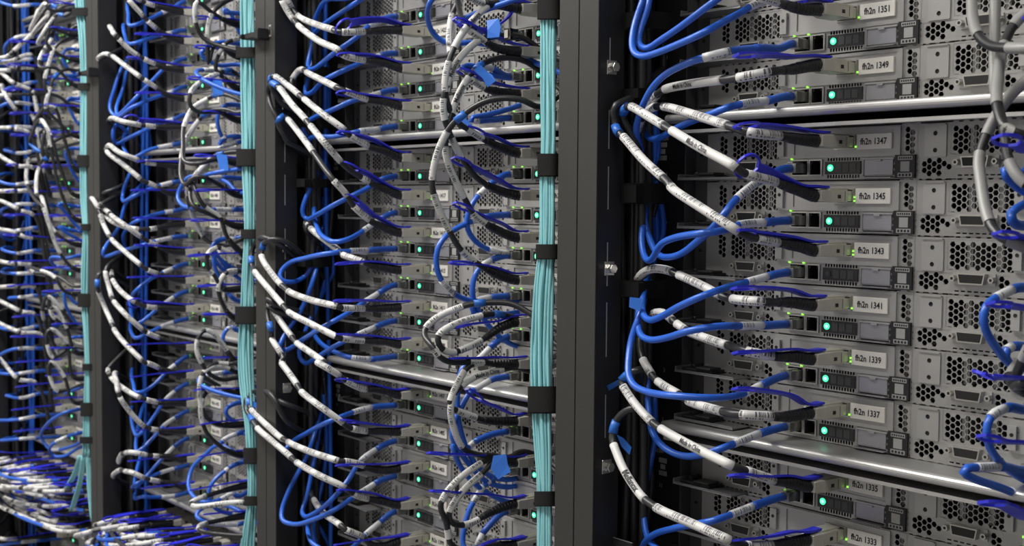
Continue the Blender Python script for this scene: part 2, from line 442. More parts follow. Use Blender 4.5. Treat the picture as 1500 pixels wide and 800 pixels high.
# ------------------------------------------------------------------ chassis shells with their protruding trays
def tray_mesh():
    mb = MB(); x0, x1 = -.157, .306
    mb.box(x0, x1, -.034, .2, -.0010, .0, 'tray')
    # rolled front lip
    n = 8; c = -.0042; R = .0042
    prof = [(-.034-R*math.sin(math.pi*i/n), c+R*math.cos(math.pi*i/n)) for i in range(n+1)] + [(-.031, c-R)]
    for i in range(len(prof)-1):
        (ya, za), (yb, zb) = prof[i], prof[i+1]
        mb.face([(x0, yb, zb), (x1, yb, zb), (x1, ya, za), (x0, ya, za)], 'tray')
    for x in (x0, x1):
        mb.face([(x, y, z) for y, z in (prof if x == x1 else prof[::-1])], 'tray')
    return mb.build('bottom_tray')
def top_mesh():
    mb = MB(); mb.box(-.157, .306, -.032, .2, -.0014, .0, 'tray'); mb.box(-.157, .306, -.0335, -.032, -.0030, .0, 'tray'); return mb.build('top_plate')
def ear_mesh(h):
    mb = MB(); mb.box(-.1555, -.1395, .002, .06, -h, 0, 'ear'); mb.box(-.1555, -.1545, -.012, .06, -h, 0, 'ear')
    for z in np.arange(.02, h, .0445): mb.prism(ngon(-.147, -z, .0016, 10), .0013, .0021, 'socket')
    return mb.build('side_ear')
TRAY, TOP = tray_mesh(), top_mesh()
TR_ = ['top', 'upper', 'middle', 'lower']
BLOCKS = [(-10, -5), (-4, 1), (2, 7), (8, 13)]
BN = ['group above the topmost gap', 'group above upper shelf', 'group between the two shelves', 'group under lower shelf']
for k in range(4):
    for bi, (a, b) in enumerate(BLOCKS):
        if (k < 2 and bi == 0): continue
        zt, zb = zrow(a)+ZT+.0011, zrow(b)+ZB-.0007
        c = thing('server_chassis', f'metal chassis with protruding trays, {BN[bi]}, {RACK[k]}', 'chassis', (-.6*k, 0, zb), 'six-row server chassis')
        mesh_obj('bottom_tray', TRAY, c); t = mesh_obj('top_plate', TOP, c, (0, 0, zt-zb+.0014))
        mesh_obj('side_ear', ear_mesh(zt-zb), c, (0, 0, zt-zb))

# ------------------------------------------------------------------ rack frames
RT = 2.12
def rack_frame(k):
    X = -.6*k
    o = thing('server_rack', ['nearest black server rack holding nodes fh2n 1333 to 1351', 'black server rack second from right, left of the wide post',
              'black server rack third from right, with loose cables low down', 'farthest black server rack at the left edge'][k], 'rack', (X+.093, 0, 0), 'row of server racks')
    ox = -.093
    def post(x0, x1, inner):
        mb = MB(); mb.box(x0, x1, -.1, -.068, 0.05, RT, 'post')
        # thin black plate over the inner side: the post's shade put into colour
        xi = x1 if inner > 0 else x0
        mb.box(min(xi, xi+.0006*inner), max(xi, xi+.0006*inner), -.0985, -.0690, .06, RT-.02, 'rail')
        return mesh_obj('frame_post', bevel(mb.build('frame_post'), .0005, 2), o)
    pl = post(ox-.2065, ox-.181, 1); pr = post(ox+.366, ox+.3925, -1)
    # bright slot edges on the left post's inner side
    if k < 2:
        for (z0, z1) in ((1.50, 1.535), (1.445, 1.484), (1.375, 1.415), (1.31, 1.36), (1.235, 1.275), (1.57, 1.60)):
            mb = MB(); mb.box(ox-.1812, ox-.1800, -.0868, -.0858, z0, z1, 'edge'); mesh_obj('slot_edge', mb.build('slot_edge'), pl)
        for yp in (100, 393, 683):
            z = float(at_y(885, yp, -.085)[2])
            mb = MB(); mb.box(ox-.1812, ox-.1794, -.090, -.078, z-.0065, z+.0065, 'chrome')
            me = mb.build('cage_nut'); me = bevel(me, .0004)
            q = mesh_obj('cage_nut', me, pl)
            mb = MB(); pts = [(math.cos(a)*.0048, math.sin(a)*.0048) for a in [i*math.pi/3 for i in range(6)]]
            mb.prism(pts, 0, .006, 'chrome'); b = mb.build('bolt_head')
            h = mesh_obj('bolt_head', bevel(b, .0005), q, (ox-.1795+.006, -.084, z)); h.rotation_euler = (0, 0, math.pi/2)
    # mounting rails with unit numbers
    def rail(x0, x1):
        mb = MB(); mb.box(x0, x1, -.004, -.002, .08, RT-.05, 'rail'); mb.box(x0, x0+.002, -.004, .05, .08, RT-.05, 'rail')
        return mesh_obj('mounting_rail', mb.build('mounting_rail'), o)
    ra = rail(ox-.2045, ox-.158); rail(ox+.312, ox+.362)
    if k < 2:
        for s, yp, px in (('3', 84, 977), ('9', 327, 976), ('5', 465, 975), ('3', 542, 973), ('1', 614, 971), ('11', 711, 968), ('1', 255, 977), ('n1200', 660, 966), ('S1200', 203, 973)):
            p = at_y(px, yp, -.0045)
            mesh_obj('unit_number', text_mesh('unit_number', s, .0056 if len(s) < 3 else .0052, .9, 0, 'print'), ra, (p[0]-.093-0.0+ox*0, -.0046, p[2]))
        for yp in (222, 684):
            p = at_y(971, yp, -.0045); mb = MB()
            for dz, w in ((.0062, .0050), (0, .0030), (-.0062, .0050)):
                mb.box(p[0]-.093-w, p[0]-.093+w, -.0048, -.0042, p[2]+dz-.0023, p[2]+dz+.0023, 'sticker')
            mesh_obj('rail_sticker', mb.build('rail_sticker'), ra)
    mb = MB()
    mb.box(ox-.2068, ox-.2050, -.066, .75, .05, RT, 'rail'); mesh_obj('side_panel', mb.build('side_panel'), o)
    mb = MB(); mb.box(ox+.3905, ox+.3923, -.066, .75, .05, RT, 'rail'); mesh_obj('side_panel', mb.build('side_panel'), o)
    mb = MB(); mb.box(ox-.2045, ox+.3900, .70, .72, .05, RT, 'rail'); mesh_obj('rack_door', mb.build('rack_door'), o)
    mb = MB(); mb.box(ox-.2068, ox+.3925, -.1, .75, RT+.0005, RT+.03, 'post'); mesh_obj('rack_top', mb.build('rack_top'), o)
    mb = MB(); mb.box(ox-.2068, ox+.3925, -.1, .75, 0, .0495, 'post'); mesh_obj('rack_plinth', mb.build('rack_plinth'), o)
    return o
racks = [rack_frame(k) for k in range(4)]

# ------------------------------------------------------------------ splines and tubes
def spline(P, step=0.004):
    P = np.asarray(P, float)
    keep = [0]
    for i in range(1, len(P)):
        if np.linalg.norm(P[i]-P[keep[-1]]) > 1e-4: keep.append(i)
    idx_map = np.searchsorted(keep, range(len(P)), side='right')-1
    P = P[keep]
    Q = np.vstack([2*P[0]-P[1], P, 2*P[-1]-P[-2]])
    out, knots = [], []
    n = 0
    for i in range(1, len(Q)-2):
        p0, p1, p2, p3 = Q[i-1], Q[i], Q[i+1], Q[i+2]
        d = np.linalg.norm(p2-p1); m = max(2, int(d/step))
        t0 = 0; t1 = t0+max(1e-6, np.linalg.norm(p1-p0))**.5; t2 = t1+max(1e-6, d)**.5; t3 = t2+max(1e-6, np.linalg.norm(p3-p2))**.5
        knots.append(n)
        for j in range(m):
            t = t1+(t2-t1)*j/m
            A1 = (t1-t)/(t1-t0)*p0+(t-t0)/(t1-t0)*p1; A2 = (t2-t)/(t2-t1)*p1+(t-t1)/(t2-t1)*p2; A3 = (t3-t)/(t3-t2)*p2+(t-t2)/(t3-t2)*p3
            B1 = (t2-t)/(t2-t0)*A1+(t-t0)/(t2-t0)*A2; B2 = (t3-t)/(t3-t1)*A2+(t-t1)/(t3-t1)*A3
            out.append((t2-t)/(t2-t1)*B1+(t-t1)/(t2-t1)*B2); n += 1
    knots.append(n); out.append(Q[-2])
    C = np.array(out)
    # light smoothing takes out kinks from hand-read points
    for _ in range(3):
        C[1:-1] = .25*C[:-2]+.5*C[1:-1]+.25*C[2:]
    S = np.concatenate([[0], np.cumsum(np.linalg.norm(np.diff(C, axis=0), axis=1))])
    T = np.gradient(C, axis=0); T /= np.linalg.norm(T, axis=1)[:, None]
    N = np.zeros_like(C)
    a = np.array([0, 0, 1.]) if abs(T[0][2]) < .9 else np.array([1., 0, 0])
    nv = a-T[0]*(a@T[0]); nv /= np.linalg.norm(nv); N[0] = nv
    for i in range(1, len(C)):
        nv = N[i-1]-T[i]*(N[i-1]@T[i]); nv /= max(1e-9, np.linalg.norm(nv)); N[i] = nv
    B = np.cross(T, N)
    ks = [S[knots[j]] for j in idx_map]
    return dict(C=C, S=S, T=T, N=N, B=B, ks=ks)

def resample(sp, s0, s1, step):
    n = max(2, int((s1-s0)/step)+1); s = np.linspace(s0, s1, n)
    f = lambda A: np.stack([np.interp(s, sp['S'], A[:, i]) for i in range(3)], 1)
    C, N, B = f(sp['C']), f(sp['N']), f(sp['B'])
    N /= np.linalg.norm(N, axis=1)[:, None]; B /= np.linalg.norm(B, axis=1)[:, None]
    return s, C, N, B

def tube(name, sp, s0, s1, rad, m, parent, origin, n=9, step=0.005, caps=True, arc=None):
    s0 = max(0, s0); s1 = min(sp['S'][-1], s1)
    if s1-s0 < .001: return None
    s, C, N, B = resample(sp, s0, s1, step)
    C = C-np.asarray(origin)
    R = np.array([rad(x-s0, s1-s0) for x in s]) if callable(rad) else np.full(len(s), rad)
    full = arc is None
    if full: th = np.linspace(0, 2*np.pi, n+1)
    else: th = np.linspace(arc[0], arc[0]+arc[1], n+1)
    cols = n if full else n+1
    V = (C[:, None, :] + R[:, None, None]*(np.cos(th[:cols])[None, :, None]*N[:, None, :] + np.sin(th[:cols])[None, :, None]*B[:, None, :])).reshape(-1, 3)
    F, UV = [], []
    for i in range(len(s)-1):
        for j in range(n):
            j2 = (j+1) % cols if full else j+1
            F.append((i*cols+j, i*cols+j2, (i+1)*cols+j2, (i+1)*cols+j))
            UV += [s[i], j/n, s[i], (j+1)/n, s[i+1], (j+1)/n, s[i+1], j/n]
    nq = len(F)
    if full and caps:
        F.append(tuple(range(n-1, -1, -1))); UV += [s0, 0]*n
        b = (len(s)-1)*n; F.append(tuple(range(b, b+n))); UV += [s1, 0]*n
    me = bpy.data.meshes.new(name); me.from_pydata(V.tolist(), [], F)
    uv = me.uv_layers.new(name='UVMap'); uv.data.foreach_set('uv', UV)
    sm = np.ones(len(F), bool); sm[nq:] = False
    me.polygons.foreach_set('use_smooth', sm); me.materials.append(M[m]); me.update()
    return mesh_obj(name, me, parent)

def ribbon(name, pts, width, m, parent, origin, twist=0.0, loop=0.022, loopw=0.008, thick=0.0019):
    """flat pull strap along pts, its width across the rack; the far end opens in a ring"""
    sp = spline(pts, .004); L = sp['S'][-1]
    s, C, N, B = resample(sp, 0, L, .003)
    T = np.gradient(C, axis=0); T /= np.linalg.norm(T, axis=1)[:, None]
    rows = []
    V, F = [], []
    def strip(off0, off1):
        base = len(V)
        for i in range(len(s)):
            tw = twist*min(1, s[i]/(L*.7))
            W = np.array([1., 0, 0]); W = W-T[i]*(W@T[i]); W /= np.linalg.norm(W); U = np.cross(T[i], W)
            W, U = math.cos(tw)*W+math.sin(tw)*U, math.cos(tw)*U-math.sin(tw)*W
            a, b = off0(s[i]), off1(s[i])
            for o, t in ((a, -1), (b, -1), (b, 1), (a, 1)):
                V.append(tuple(C[i]+W*o+U*t*thick/2-np.asarray(origin)))
        for i in range(len(s)-1):
            for j in range(4):
                F.append((base+i*4+j, base+i*4+(j+1) % 4, base+(i+1)*4+(j+1) % 4, base+(i+1)*4+j))
        F.append((base+3, base+2, base+1, base)); e = base+(len(s)-1)*4; F.append((e, e+1, e+2, e+3))
    h = width/2
    def ring(x):
        u = (x-(L-loop))/loop
        return 0 if u <= 0 else loopw*.5*math.sqrt(max(0, 1-(2*u-1)**2))
    def outer(x):
        r = ring(x); base = h if x < L-loop else h*.45
        return max(base, r+.0016) if x < L-.0015 else .0035
    strip(lambda x: -outer(x), lambda x: -ring(x)*.92 if ring(x) > 0 else 0.0)
    strip(lambda x: ring(x)*.92 if ring(x) > 0 else 0.0, lambda x: outer(x))
    me = bpy.data.meshes.new(name); me.from_pydata(V, [], F); me.materials.append(M[m]); me.update()
    return mesh_obj(name, me, parent)

def wrap_text(sp, sc, txt, size, rad, parent, origin, m='ink'):
    v, f = dense_text(txt)
    i = int(np.interp(sc, sp['S'], range(len(sp['S']))))
    T0 = sp['T'][i]; toc = CAM-sp['C'][i]; toc = toc-T0*(toc@T0); toc /= np.linalg.norm(toc)
    sgn = 1.0 if T0@RGT > 0 else -1.0
    out = []
    for a, b, _ in v:
        s = sc+sgn*a*size*.9
        C = np.array([np.interp(s, sp['S'], sp['C'][:, q]) for q in range(3)]); T = np.array([np.interp(s, sp['S'], sp['T'][:, q]) for q in range(3)]); T /= np.linalg.norm(T)
        nn = toc-T*(toc@T); nn /= np.linalg.norm(nn); up = np.cross(nn, T*sgn)
        th = b*size/rad
        out.append(tuple(C+(math.cos(th)*nn+math.sin(th)*up)*(rad+.0003)-np.asarray(origin)))
    me = bpy.data.meshes.new('lettering'); me.from_pydata(out, [], f); me.materials.append(M[m]); me.update()
    return mesh_obj('lettering', me, parent)

# connector bodies (shared)
def shell_mesh():
    mb = MB(); S = [(.004, 9.1, 4.3), (-.008, 9.1, 4.3), (-.0085, 9.6, 5.2), (-.030, 9.6, 5.2), (-.0345, 8.2, 4.9), (-.040, 6.6, 4.4)]
    for i in range(len(S)-1):
        (ya, wa, ha), (yb, wb, hb) = S[i], S[i+1]
        a = [(-wa*mm, ya, -ha*mm), (wa*mm, ya, -ha*mm), (wa*mm, ya, ha*mm), (-wa*mm, ya, ha*mm)]
        b = [(-wb*mm, yb, -hb*mm), (wb*mm, yb, -hb*mm), (wb*mm, yb, hb*mm), (-wb*mm, yb, hb*mm)]
        for j in range(4): mb.face([a[j], b[j], b[(j+1) % 4], a[(j+1) % 4]], 'shell')
    mb.face(b[::-1], 'shell')
    me = mb.build('plug_shell'); me = bevel(me, .0005)
    bm = bmesh.new(); bm.from_mesh(me)
    me2 = MB(); me2.box(-6*mm, 6*mm, -.028, -.004, 5*mm, 6.4*mm, 'shell'); me2.box(-1.6*mm, 1.6*mm, -.0245, -.0215, 6.2*mm, 6.6*mm, 'socket')
    me2.box(-9.8*mm, -9.5*mm, -.022, -.018, -2*mm, 1*mm, 'socket'); me2.box(9.5*mm, 9.8*mm, -.022, -.018, -2*mm, 1*mm, 'socket')
    me2.box(-9.7*mm, 9.7*mm, -.0125, -.0118, -4.0*mm, 4.2*mm, 'body')
    t = me2.build('t'); bm.from_mesh(t)
    bm.to_mesh(me); bm.free()
    me.materials.append(M['socket']); me.materials.append(M['body'])
    return me
def plug_mesh():
    mb = MB(); mb.box(-5.8*mm, 5.8*mm, -.0145, .006, -4.1*mm, 4.1*mm, 'clear'); mb.box(-3*mm, 3*mm, -.0150, .0, 4.1*mm, 5.4*mm, 'clear')
    mb.box(-4.6*mm, 4.6*mm, -.010, -.002, 4.12*mm, 4.5*mm, 'conn')
    return bevel(mb.build('modular_plug'), .0005)
SHELL, PLUG = shell_mesh(), plug_mesh()

# ------------------------------------------------------------------ reading traced cable runs
CROPS = dict(A=(860, 0), B=(1140, 0), C=(860, 265), D=(1140, 265), E=(860, 530), F=(1140, 530), G=(330, 0), H=(330, 265), I=(330, 530),
             J=(560, 0), K=(560, 265), L=(560, 530), M=(130, 0), N=(130, 265), O=(130, 530), P=(0, 0), Q=(0, 265), R=(0, 530))
def parse(txt):
    """'A x,y x,y [ x,y x,y ] ...' -> pixel points, sleeves (start,end), tapes; [ ] white sleeve, ( ) blue tape"""
    pts, sl, tp, st, tt = [], [], [], None, None
    o = (0, 0)
    for w in txt.split():
        if w in CROPS: o = CROPS[w]
        elif w == '[': st = len(pts)
        elif w == ']': sl.append((st, len(pts)-1))
        elif w == '(': tt = len(pts)
        elif w == ')': tp.append((tt, len(pts)-1))
        else:
            x, y = w.split(','); pts.append((o[0]+float(x)/2.963, o[1]+float(y)/2.963))
    return pts, sl, tp

def lift(px, port, ypk, yend, hold):
    """give traced picture points their distance: straight out of the port to ypk, then back to yend at the cable bundle"""
    out, bend = [], None
    for i, (x, y) in enumerate(px):
        if bend is None:
            p = at_x(x, y, port[0])
            if p[1] > -ypk and p[1] < .3: out.append(p); continue
            bend = i
            break
    if bend is None: return out
    d = [0]
    for i in range(bend, len(px)):
        a = px[i-1] if i > 0 else px[i]; d.append(d[-1]+math.hypot(px[i][0]-a[0], px[i][1]-a[1]))
    tot = max(1e-6, d[-1])
    for i in range(bend, len(px)):
        t = d[i-bend+1]/tot; t = t**2.2 if hold else t*t*(3-2*t)*.5+t*.5
        out.append(at_y(px[i][0], px[i][1], -ypk+(yend+ypk)*t))
    return out

def settle(px, sl, dy):
    n = max(2, sl[0][0] if sl else 3)
    return [(x, y+dy*max(0, 1-i/n)) for i, (x, y) in enumerate(px)]
def where(k, r, side):
    if side == 'L' and k == 0: return f'plugged into fh2n {nodenum(0, r)}'
    return f'{"left" if side=="L" else "right"} node, {rowname(r)}, {RACK[k]}'

def clear_post(px, q, k, side):
    """runs that cross the rack post in the picture pass in front of it, not through it"""
    if side != 'L': return q
    out = []
    for (x, y), p in zip(px, q):
        Y = p[1]
        for _ in range(12):
            if -.242 < p[0]+.6*k < -.1745 and p[1] > -.1055: Y -= .008; p = at_y(x, y, Y)
        out.append(p)
    return out
def tail(end, k, d, side):
    """run on from a traced end into the rack's side channel and along it"""
    x = (-.191+rng.uniform(-.006, .010) if side == 'L' else .345+rng.uniform(-.012, .014)) - .6*k
    y = -.024+rng.uniform(-.006, .010)
    z = end[2]
    s = {'u': 1, 'd': -1}[d]
    L = rng.uniform(.07, .17)
    pre = []
    if side == 'L' and end[0]+.6*k < -.172 and end[1] < -.07:
        pre = [np.array([-.1715-.6*k, min(end[1]+.004, -.092), z+s*.008]), np.array([-.1700-.6*k, -.058, z+s*.024])]
    return pre+[np.array([x, y, z+s*.05]), np.array([x+rng.uniform(-.004, .004), y+.004, z+s*L*.6]), np.array([x, y, z+s*L])]

def first_off(k, side, r, px, dx, dz):
    X0 = -.6*k+(0 if side == 'L' else .22)+dx; x, y = px
    p = at_x(x, y, X0); return project((X0, p[1], zrow(r)+dz))[1]-y
USED = set()
def autorow(k, side, r, txt, dx, dz, kind):
    px = parse(txt)[0][0]
    cand = [q for q in range(r-3, r+4) if (k, side, kind, q) not in USED and ROWS[k][0] <= q <= ROWS[k][1]]
    q = min(cand, key=lambda q: abs(first_off(k, side, q, px, dx, dz))); USED.add((k, side, kind, q)); return q
def copper(k, r, side, trace=None, tabpts=None, ypk=.125, yend=-.06, end='', kind='sleeve', texts=(), arc=None, tabtw=0.3, loopw=.009, tabw=.0085, rad=.0034, smat='sleeve', hold=0):
    X0 = -.6*k+(0 if side == 'L' else .22)+.0135; z0 = zrow(r)+.0208
    port = np.array([X0, 0, z0])
    lab = ('white-sleeved black cable, ' if side == 'L' else 'half-white black cable, ')+where(k, r, side)
    o = thing('copper_cable', lab, 'cable', tuple(port), 'black cables in white sleeves')
    mesh_obj('plug_shell', SHELL, o)
    P = [port+np.array([0, -.030, 0]), port+np.array([0, -.042, 0])]
    off = len(P); sl = tp = []
    if trace:
        px, sl, tp = parse(trace)
        if side == 'R' and k > 0: px = settle(px, sl, first_off(k, side, r, px[0], .0135, .0208))
        q = clear_post(px, lift(px, port, ypk, yend, hold), k, side)
        drop = 0
        while drop < len(q)-2 and q[drop][1] > -.055: drop += 1
        P += q[drop:]; off -= drop
    else:
        s = 1 if side == 'L' else -1
        ex = -.185-.6*k if side == 'L' else .34-.6*k
        dz = rng.uniform(-.02, .09) if side == 'L' else rng.uniform(-.025, .02); sag = rng.uniform(-.012, .004); yp = -rng.uniform(.12, .15)
        dx = ex-X0
        P += [np.array([X0+dx*.01, -.09, z0+sag*.4]), np.array([X0+dx*.10, yp, z0+sag]), np.array([X0+dx*.35, yp-.01, z0+sag+dz*.15]),
              np.array([X0+dx*.7, -.10, z0+dz*.6]), np.array([ex+.01*s, -.065, z0+dz])]
        end = end or rng.choice('ud')
    if end in ('u', 'd'): P += tail(P[-1], k, end, side)
    sp = spline(P); Lc = sp['S'][-1]; og = port
    far = k >= 2
    boot = lambda x, L: (.0051-.0013*x/L)+(.0004 if (x % .0040) < .0021 else -.0005)*(1 if x < L*.8 else 0)
    tube('strain_relief', sp, .008, min(.054, Lc), boot, 'boot', o, og, n=12 if not far else 8, step=.0010 if not far else .0020)
    tube('jacket', sp, .045, Lc, rad, 'jacket', o, og, n=10 if not far else 8, step=.006)
    if trace:
        sl = [(sp['ks'][max(0, a+off)], sp['ks'][b+off]) for a, b in sl if 0 < b+off < len(sp['ks'])]
        tp = [(sp['ks'][max(0, a+off)], sp['ks'][b+off]) for a, b in tp if 0 < b+off < len(sp['ks'])]
    else:
        sl, s = [], .082
        for ln in (.033, .075, .065, .06):
            if s+ln < Lc-.16: sl.append((s, s+ln))
            s += ln+.014
    objs = []
    for n_, (a, b) in enumerate(sl):
        a = max(a, .056)
        if arc:
            i_ = int(np.interp((a+b)/2, sp['S'], range(len(sp['S'])))); tc = CAM-sp['C'][i_]
            arc = (math.atan2(tc@sp['B'][i_], tc@sp['N'][i_])-arc[1]/2+.55, arc[1])
        sm_ = 'psleeve' if any(q[0] == n_ for q in texts) else smat
        objs.append(tube('label_sleeve', sp, a, b, rad+.0005, sm_, o, og, n=10 if not far else 8, step=.005, arc=arc))
    for a, b in tp: tube('marking_tape', sp, a, max(b, a+.012), rad+.0008, 'tape', o, og, n=10)
    for i, txt, sz, fr in texts:
        if i < len(sl) and objs[i]: wrap_text(sp, sl[i][0]+(sl[i][1]-sl[i][0])*fr, txt, sz, rad+.0006, objs[i], og)
    # pull strap
    top = port+np.array([0, -.026, .0072])
    tpx = [top, port+np.array([0, -.045, .0070])]
    if tabpts:
        ppx, _, _ = parse(tabpts)
        tpx += [q for q in lift(ppx, (X0, 0, z0), .16, -.12, 0) if q[1] < -.05]
    else:
        l = rng.uniform(.112, .135); dz = rng.uniform(-.004, .006); dx = rng.uniform(-.006, .006)
        tpx += [port+np.array([dx*.5, -.085, .0078+dz*.5]), port+np.array([dx, -l, .0072+dz])]
    if len(tpx) > 2:
        ribbon('pull_strap', tpx, tabw, 'tab', o, og, twist=tabtw, loopw=loopw, loop=.024)
    return o

def ethernet(k, r, side, trace=None, ypk=.105, yend=-.045, end='', rad=.0030):
    X0 = -.6*k+(0 if side == 'L' else .22)-.0318; z0 = zrow(r)
    port = np.array([X0, 0, z0])
    o = thing('network_cable', 'blue network cable, '+where(k, r, side), 'cable', tuple(port), 'blue network cables')
    mesh_obj('modular_plug', PLUG, o)
    P = [port+np.array([0, -.010, 0]), port+np.array([0, -.020, 0])]
    off = len(P); sl = []
    if trace:
        px, sl, _ = parse(trace)
        if side == 'R' and k > 0: px = settle(px, sl, first_off(k, side, r, px[0], -.0318, 0))
        q = clear_post(px, lift(px, port, ypk, yend, 0), k, side); drop = 0
        while drop < len(q)-2 and q[drop][1] > -.026: drop += 1
        P += q[drop:]; off -= drop
    else:
        s = 1 if side == 'L' else -1
        ex = -.182-.6*k if side == 'L' else .335-.6*k
        dx = ex-X0; dz = rng.uniform(-.05, .02); yp = -rng.uniform(.09, .12)
        P += [np.array([X0, -.05, z0+.002]), np.array([X0+dx*.06, yp*.85, z0+rng.uniform(-.006, .004)]), np.array([X0+dx*.35, yp, z0+dz*.35]),
              np.array([X0+dx*.75, yp*.75, z0+dz*.95]), np.array([ex+.006*s, -.05, z0+dz])]
        end = end or rng.choice('uud')
    if end in ('u', 'd'): P += tail(P[-1], k, end, side)
    sp = spline(P); Lc = sp['S'][-1]; og = port; far = k >= 2
    tube('jacket', sp, .004, Lc, rad, 'blue', o, og, n=10 if not far else 8, step=.006)
    if trace: sl = [(sp['ks'][max(0, a+off)], sp['ks'][b+off]) for a, b in sl if 0 < b+off < len(sp['ks'])]
    else: sl = [(.052, .082)]
    bend = sl[0][0] if sl else .045
    tube('plug_boot', sp, .004, max(.03, min(bend, .055)), rad+.0006, 'bboot', o, og, n=10 if not far else 8, step=.006)
    for a, b in sl: tube('cable_label', sp, a, b, rad+.0005, 'blabel', o, og, n=10 if not far else 8, step=.005)
    return o
LIGHT_Y, LIGHT_E, EXPO = -0.85, 30, -0.1
# ------------------------------------------------------------------ cables of the nearest rack, left nodes
copper(0, -2, 'L', end='u'); copper(0, -1, 'L', end='u')
copper(0, 0, 'L', 'A 950,42 850,18 [ 825,8 750,-12 ] 690,-35 [ 640,-55 540,-90 ] 480,-110', 'A 1020,16 950,4 870,-4', end='u')
copper(0, 1, 'L', 'A 1000,300 900,300 820,308 [ 795,312 655,338 ] 597,345 [ 590,346 480,360 340,386 ] 318,398 [ 305,410 275,440 258,468 ] 235,520 215,570', 'A 1000,254 900,248 800,240 645,240', texts=((1, 'Made in China', .0058, .62),), end='d', ypk=.12)
copper(0, 2, 'L', 'A 1010,605 900,602 860,594 [ 843,590 700,575 ] 650,556 [ 610,545 470,500 335,462 ] [ 300,461 280,468 262,482 ] 245,500 [ 238,515 225,545 215,575 ]', 'A 1010,566 900,558 760,545 645,546', end='d', loopw=.012)
copper(0, 3, 'L', 'A 1010,862 930,830 840,800 [ 820,790 690,756 ] 660,742 [ 648,728 500,646 370,568 ] 350,556 [ 335,547 260,502 192,462 ] ( 175,460 158,476 ) 152,505 165,540 195,575', 'A 1010,850 930,815 840,775 760,735 650,712', texts=((1, 'Made in China', .0062, .5),), end='d', tabtw=1.0, loopw=.019, ypk=.14, yend=-.075)
copper(0, 4, 'L', 'C 1010,292 930,284 880,278 [ 858,272 735,250 ] 690,238 [ 650,215 500,120 362,25 ] A 355,792 [ 328,770 240,690 158,594 ] ( 142,580 126,566 ) 118,540 125,515', 'C 1010,258 900,248 800,235 645,218', end='u', ypk=.145, yend=-.085)
copper(0, 5, 'L', 'C 1000,522 890,527 800,528 [ 768,525 632,514 ] 600,505 [ 585,500 500,455 398,408 ] 382,402 [ 370,394 300,380 250,392 218,425 ] 205,460', 'C 1010,488 900,478 780,466 636,466', end='u', ypk=.105)
copper(0, 6, 'L', 'C 1000,752 900,762 850,765 [ 830,764 690,740 ] 640,722 [ 606,714 520,685 440,655 ] [ 432,650 388,620 ] [ 370,605 330,572 282,575 ] 262,600', 'C 1010,724 900,730 780,740 640,746', end='u', ypk=.11)
copper(0, 7, 'L', 'E 1000,215 930,222 870,238 825,240 [ 805,238 665,230 ] 620,224 [ 585,215 520,198 440,172 ] [ 400,142 350,115 305,85 ] 290,72 [ 282,58 258,20 240,-10 ] 228,-60 C 228,690', 'E 1000,172 900,152 760,125 640,116', end='u', ypk=.12)
copper(0, 8, 'L', 'E 990,518 900,522 830,520 [ 810,515 690,474 ] 660,466 [ 630,452 480,380 322,292 ] 302,278 [ 284,265 205,180 155,105 ] 148,92 ( 150,80 160,66 ) 190,50 225,30', 'E 990,490 880,494 780,500 625,492', texts=((1, 'Made in China', .006, .5),), end='d', ypk=.135, yend=-.08, loopw=.013)
copper(0, 9, 'L', 'E 990,745 920,775 860,790 [ 835,792 690,800 ] 645,785 [ 618,775 460,705 302,635 ] 275,615 [ 250,600 160,470 115,360 ] 106,335 ( 112,312 116,290 ) 125,250 160,215 215,200', 'E 1000,718 900,735 800,758 620,778', texts=((2, 'Mellanox', .0085, .35),), end='d', ypk=.14, yend=-.085, loopw=.014)
copper(0, 10, 'L', end='d')

ethernet(0, -2, 'L', 'A 640,-60 560,0 480,60 400,120 310,180 258,213 222,195 226,140 255,70 270,0', end='u', ypk=.12, yend=-.07)
ethernet(0, -1, 'L', 'A 860,-25 [ 770,5 700,32 ] 690,42 600,90 500,145 400,190 300,230 235,245 198,222 195,170 207,100 228,40 242,0', end='u', ypk=.13, yend=-.075)
ethernet(0, 0, 'L', 'A 850,210 760,208 640,218 [ 622,222 500,252 ] 400,290 330,330 280,385 250,440 225,500 212,560', end='d', ypk=.12, yend=-.075)
ethernet(0, 1, 'L', 'A 850,432 790,437 [ 780,438 668,452 ] 600,470 540,495 470,520 400,550 340,585 290,607 258,592 242,560', end='u', ypk=.10, yend=-.05)
ethernet(0, 2, 'L', 'A 850,742 815,748 770,775 C 750,-2 [ 738,5 650,75 ] 590,150 540,210 470,270 420,310 370,330 312,325 275,262 255,200 245,140', end='u', ypk=.105, yend=-.045)
ethernet(0, 3, 'L', 'C 850,178 780,180 [ 770,181 660,190 ] 600,215 520,225 440,235 370,250 320,275 296,315 280,345 260,350 242,310 236,240', end='u', ypk=.12, yend=-.06)
ethernet(0, 4, 'L', 'C 850,404 790,413 [ 783,415 692,440 ] 600,465 500,500 400,545 320,590 270,605 242,580 240,520', end='u', ypk=.135, yend=-.07)
ethernet(0, 5, 'L', 'C 845,625 770,628 [ 763,628 665,630 ] 560,632 450,650 350,680 270,690 228,665 220,600 228,530', end='u', ypk=.135, yend=-.065)
ethernet(0, 6, 'L', 'E 850,68 765,98 [ 755,102 685,138 ] 620,152 520,157 400,150 260,130 200,100 177,50 180,-10 C 190,690 225,590', end='u', ypk=.14, yend=-.075)
ethernet(0, 7, 'L', 'E 845,288 755,310 [ 748,312 640,355 ] 560,385 500,404 430,411 370,395 312,352 280,300 266,200 262,100 258,40', end='u', ypk=.10, yend=-.045)
ethernet(0, 8, 'L', 'E 840,592 725,625 [ 718,628 622,665 ] 550,690 470,705 370,725 290,750 245,790 235,840', end='d', ypk=.105, yend=-.055)
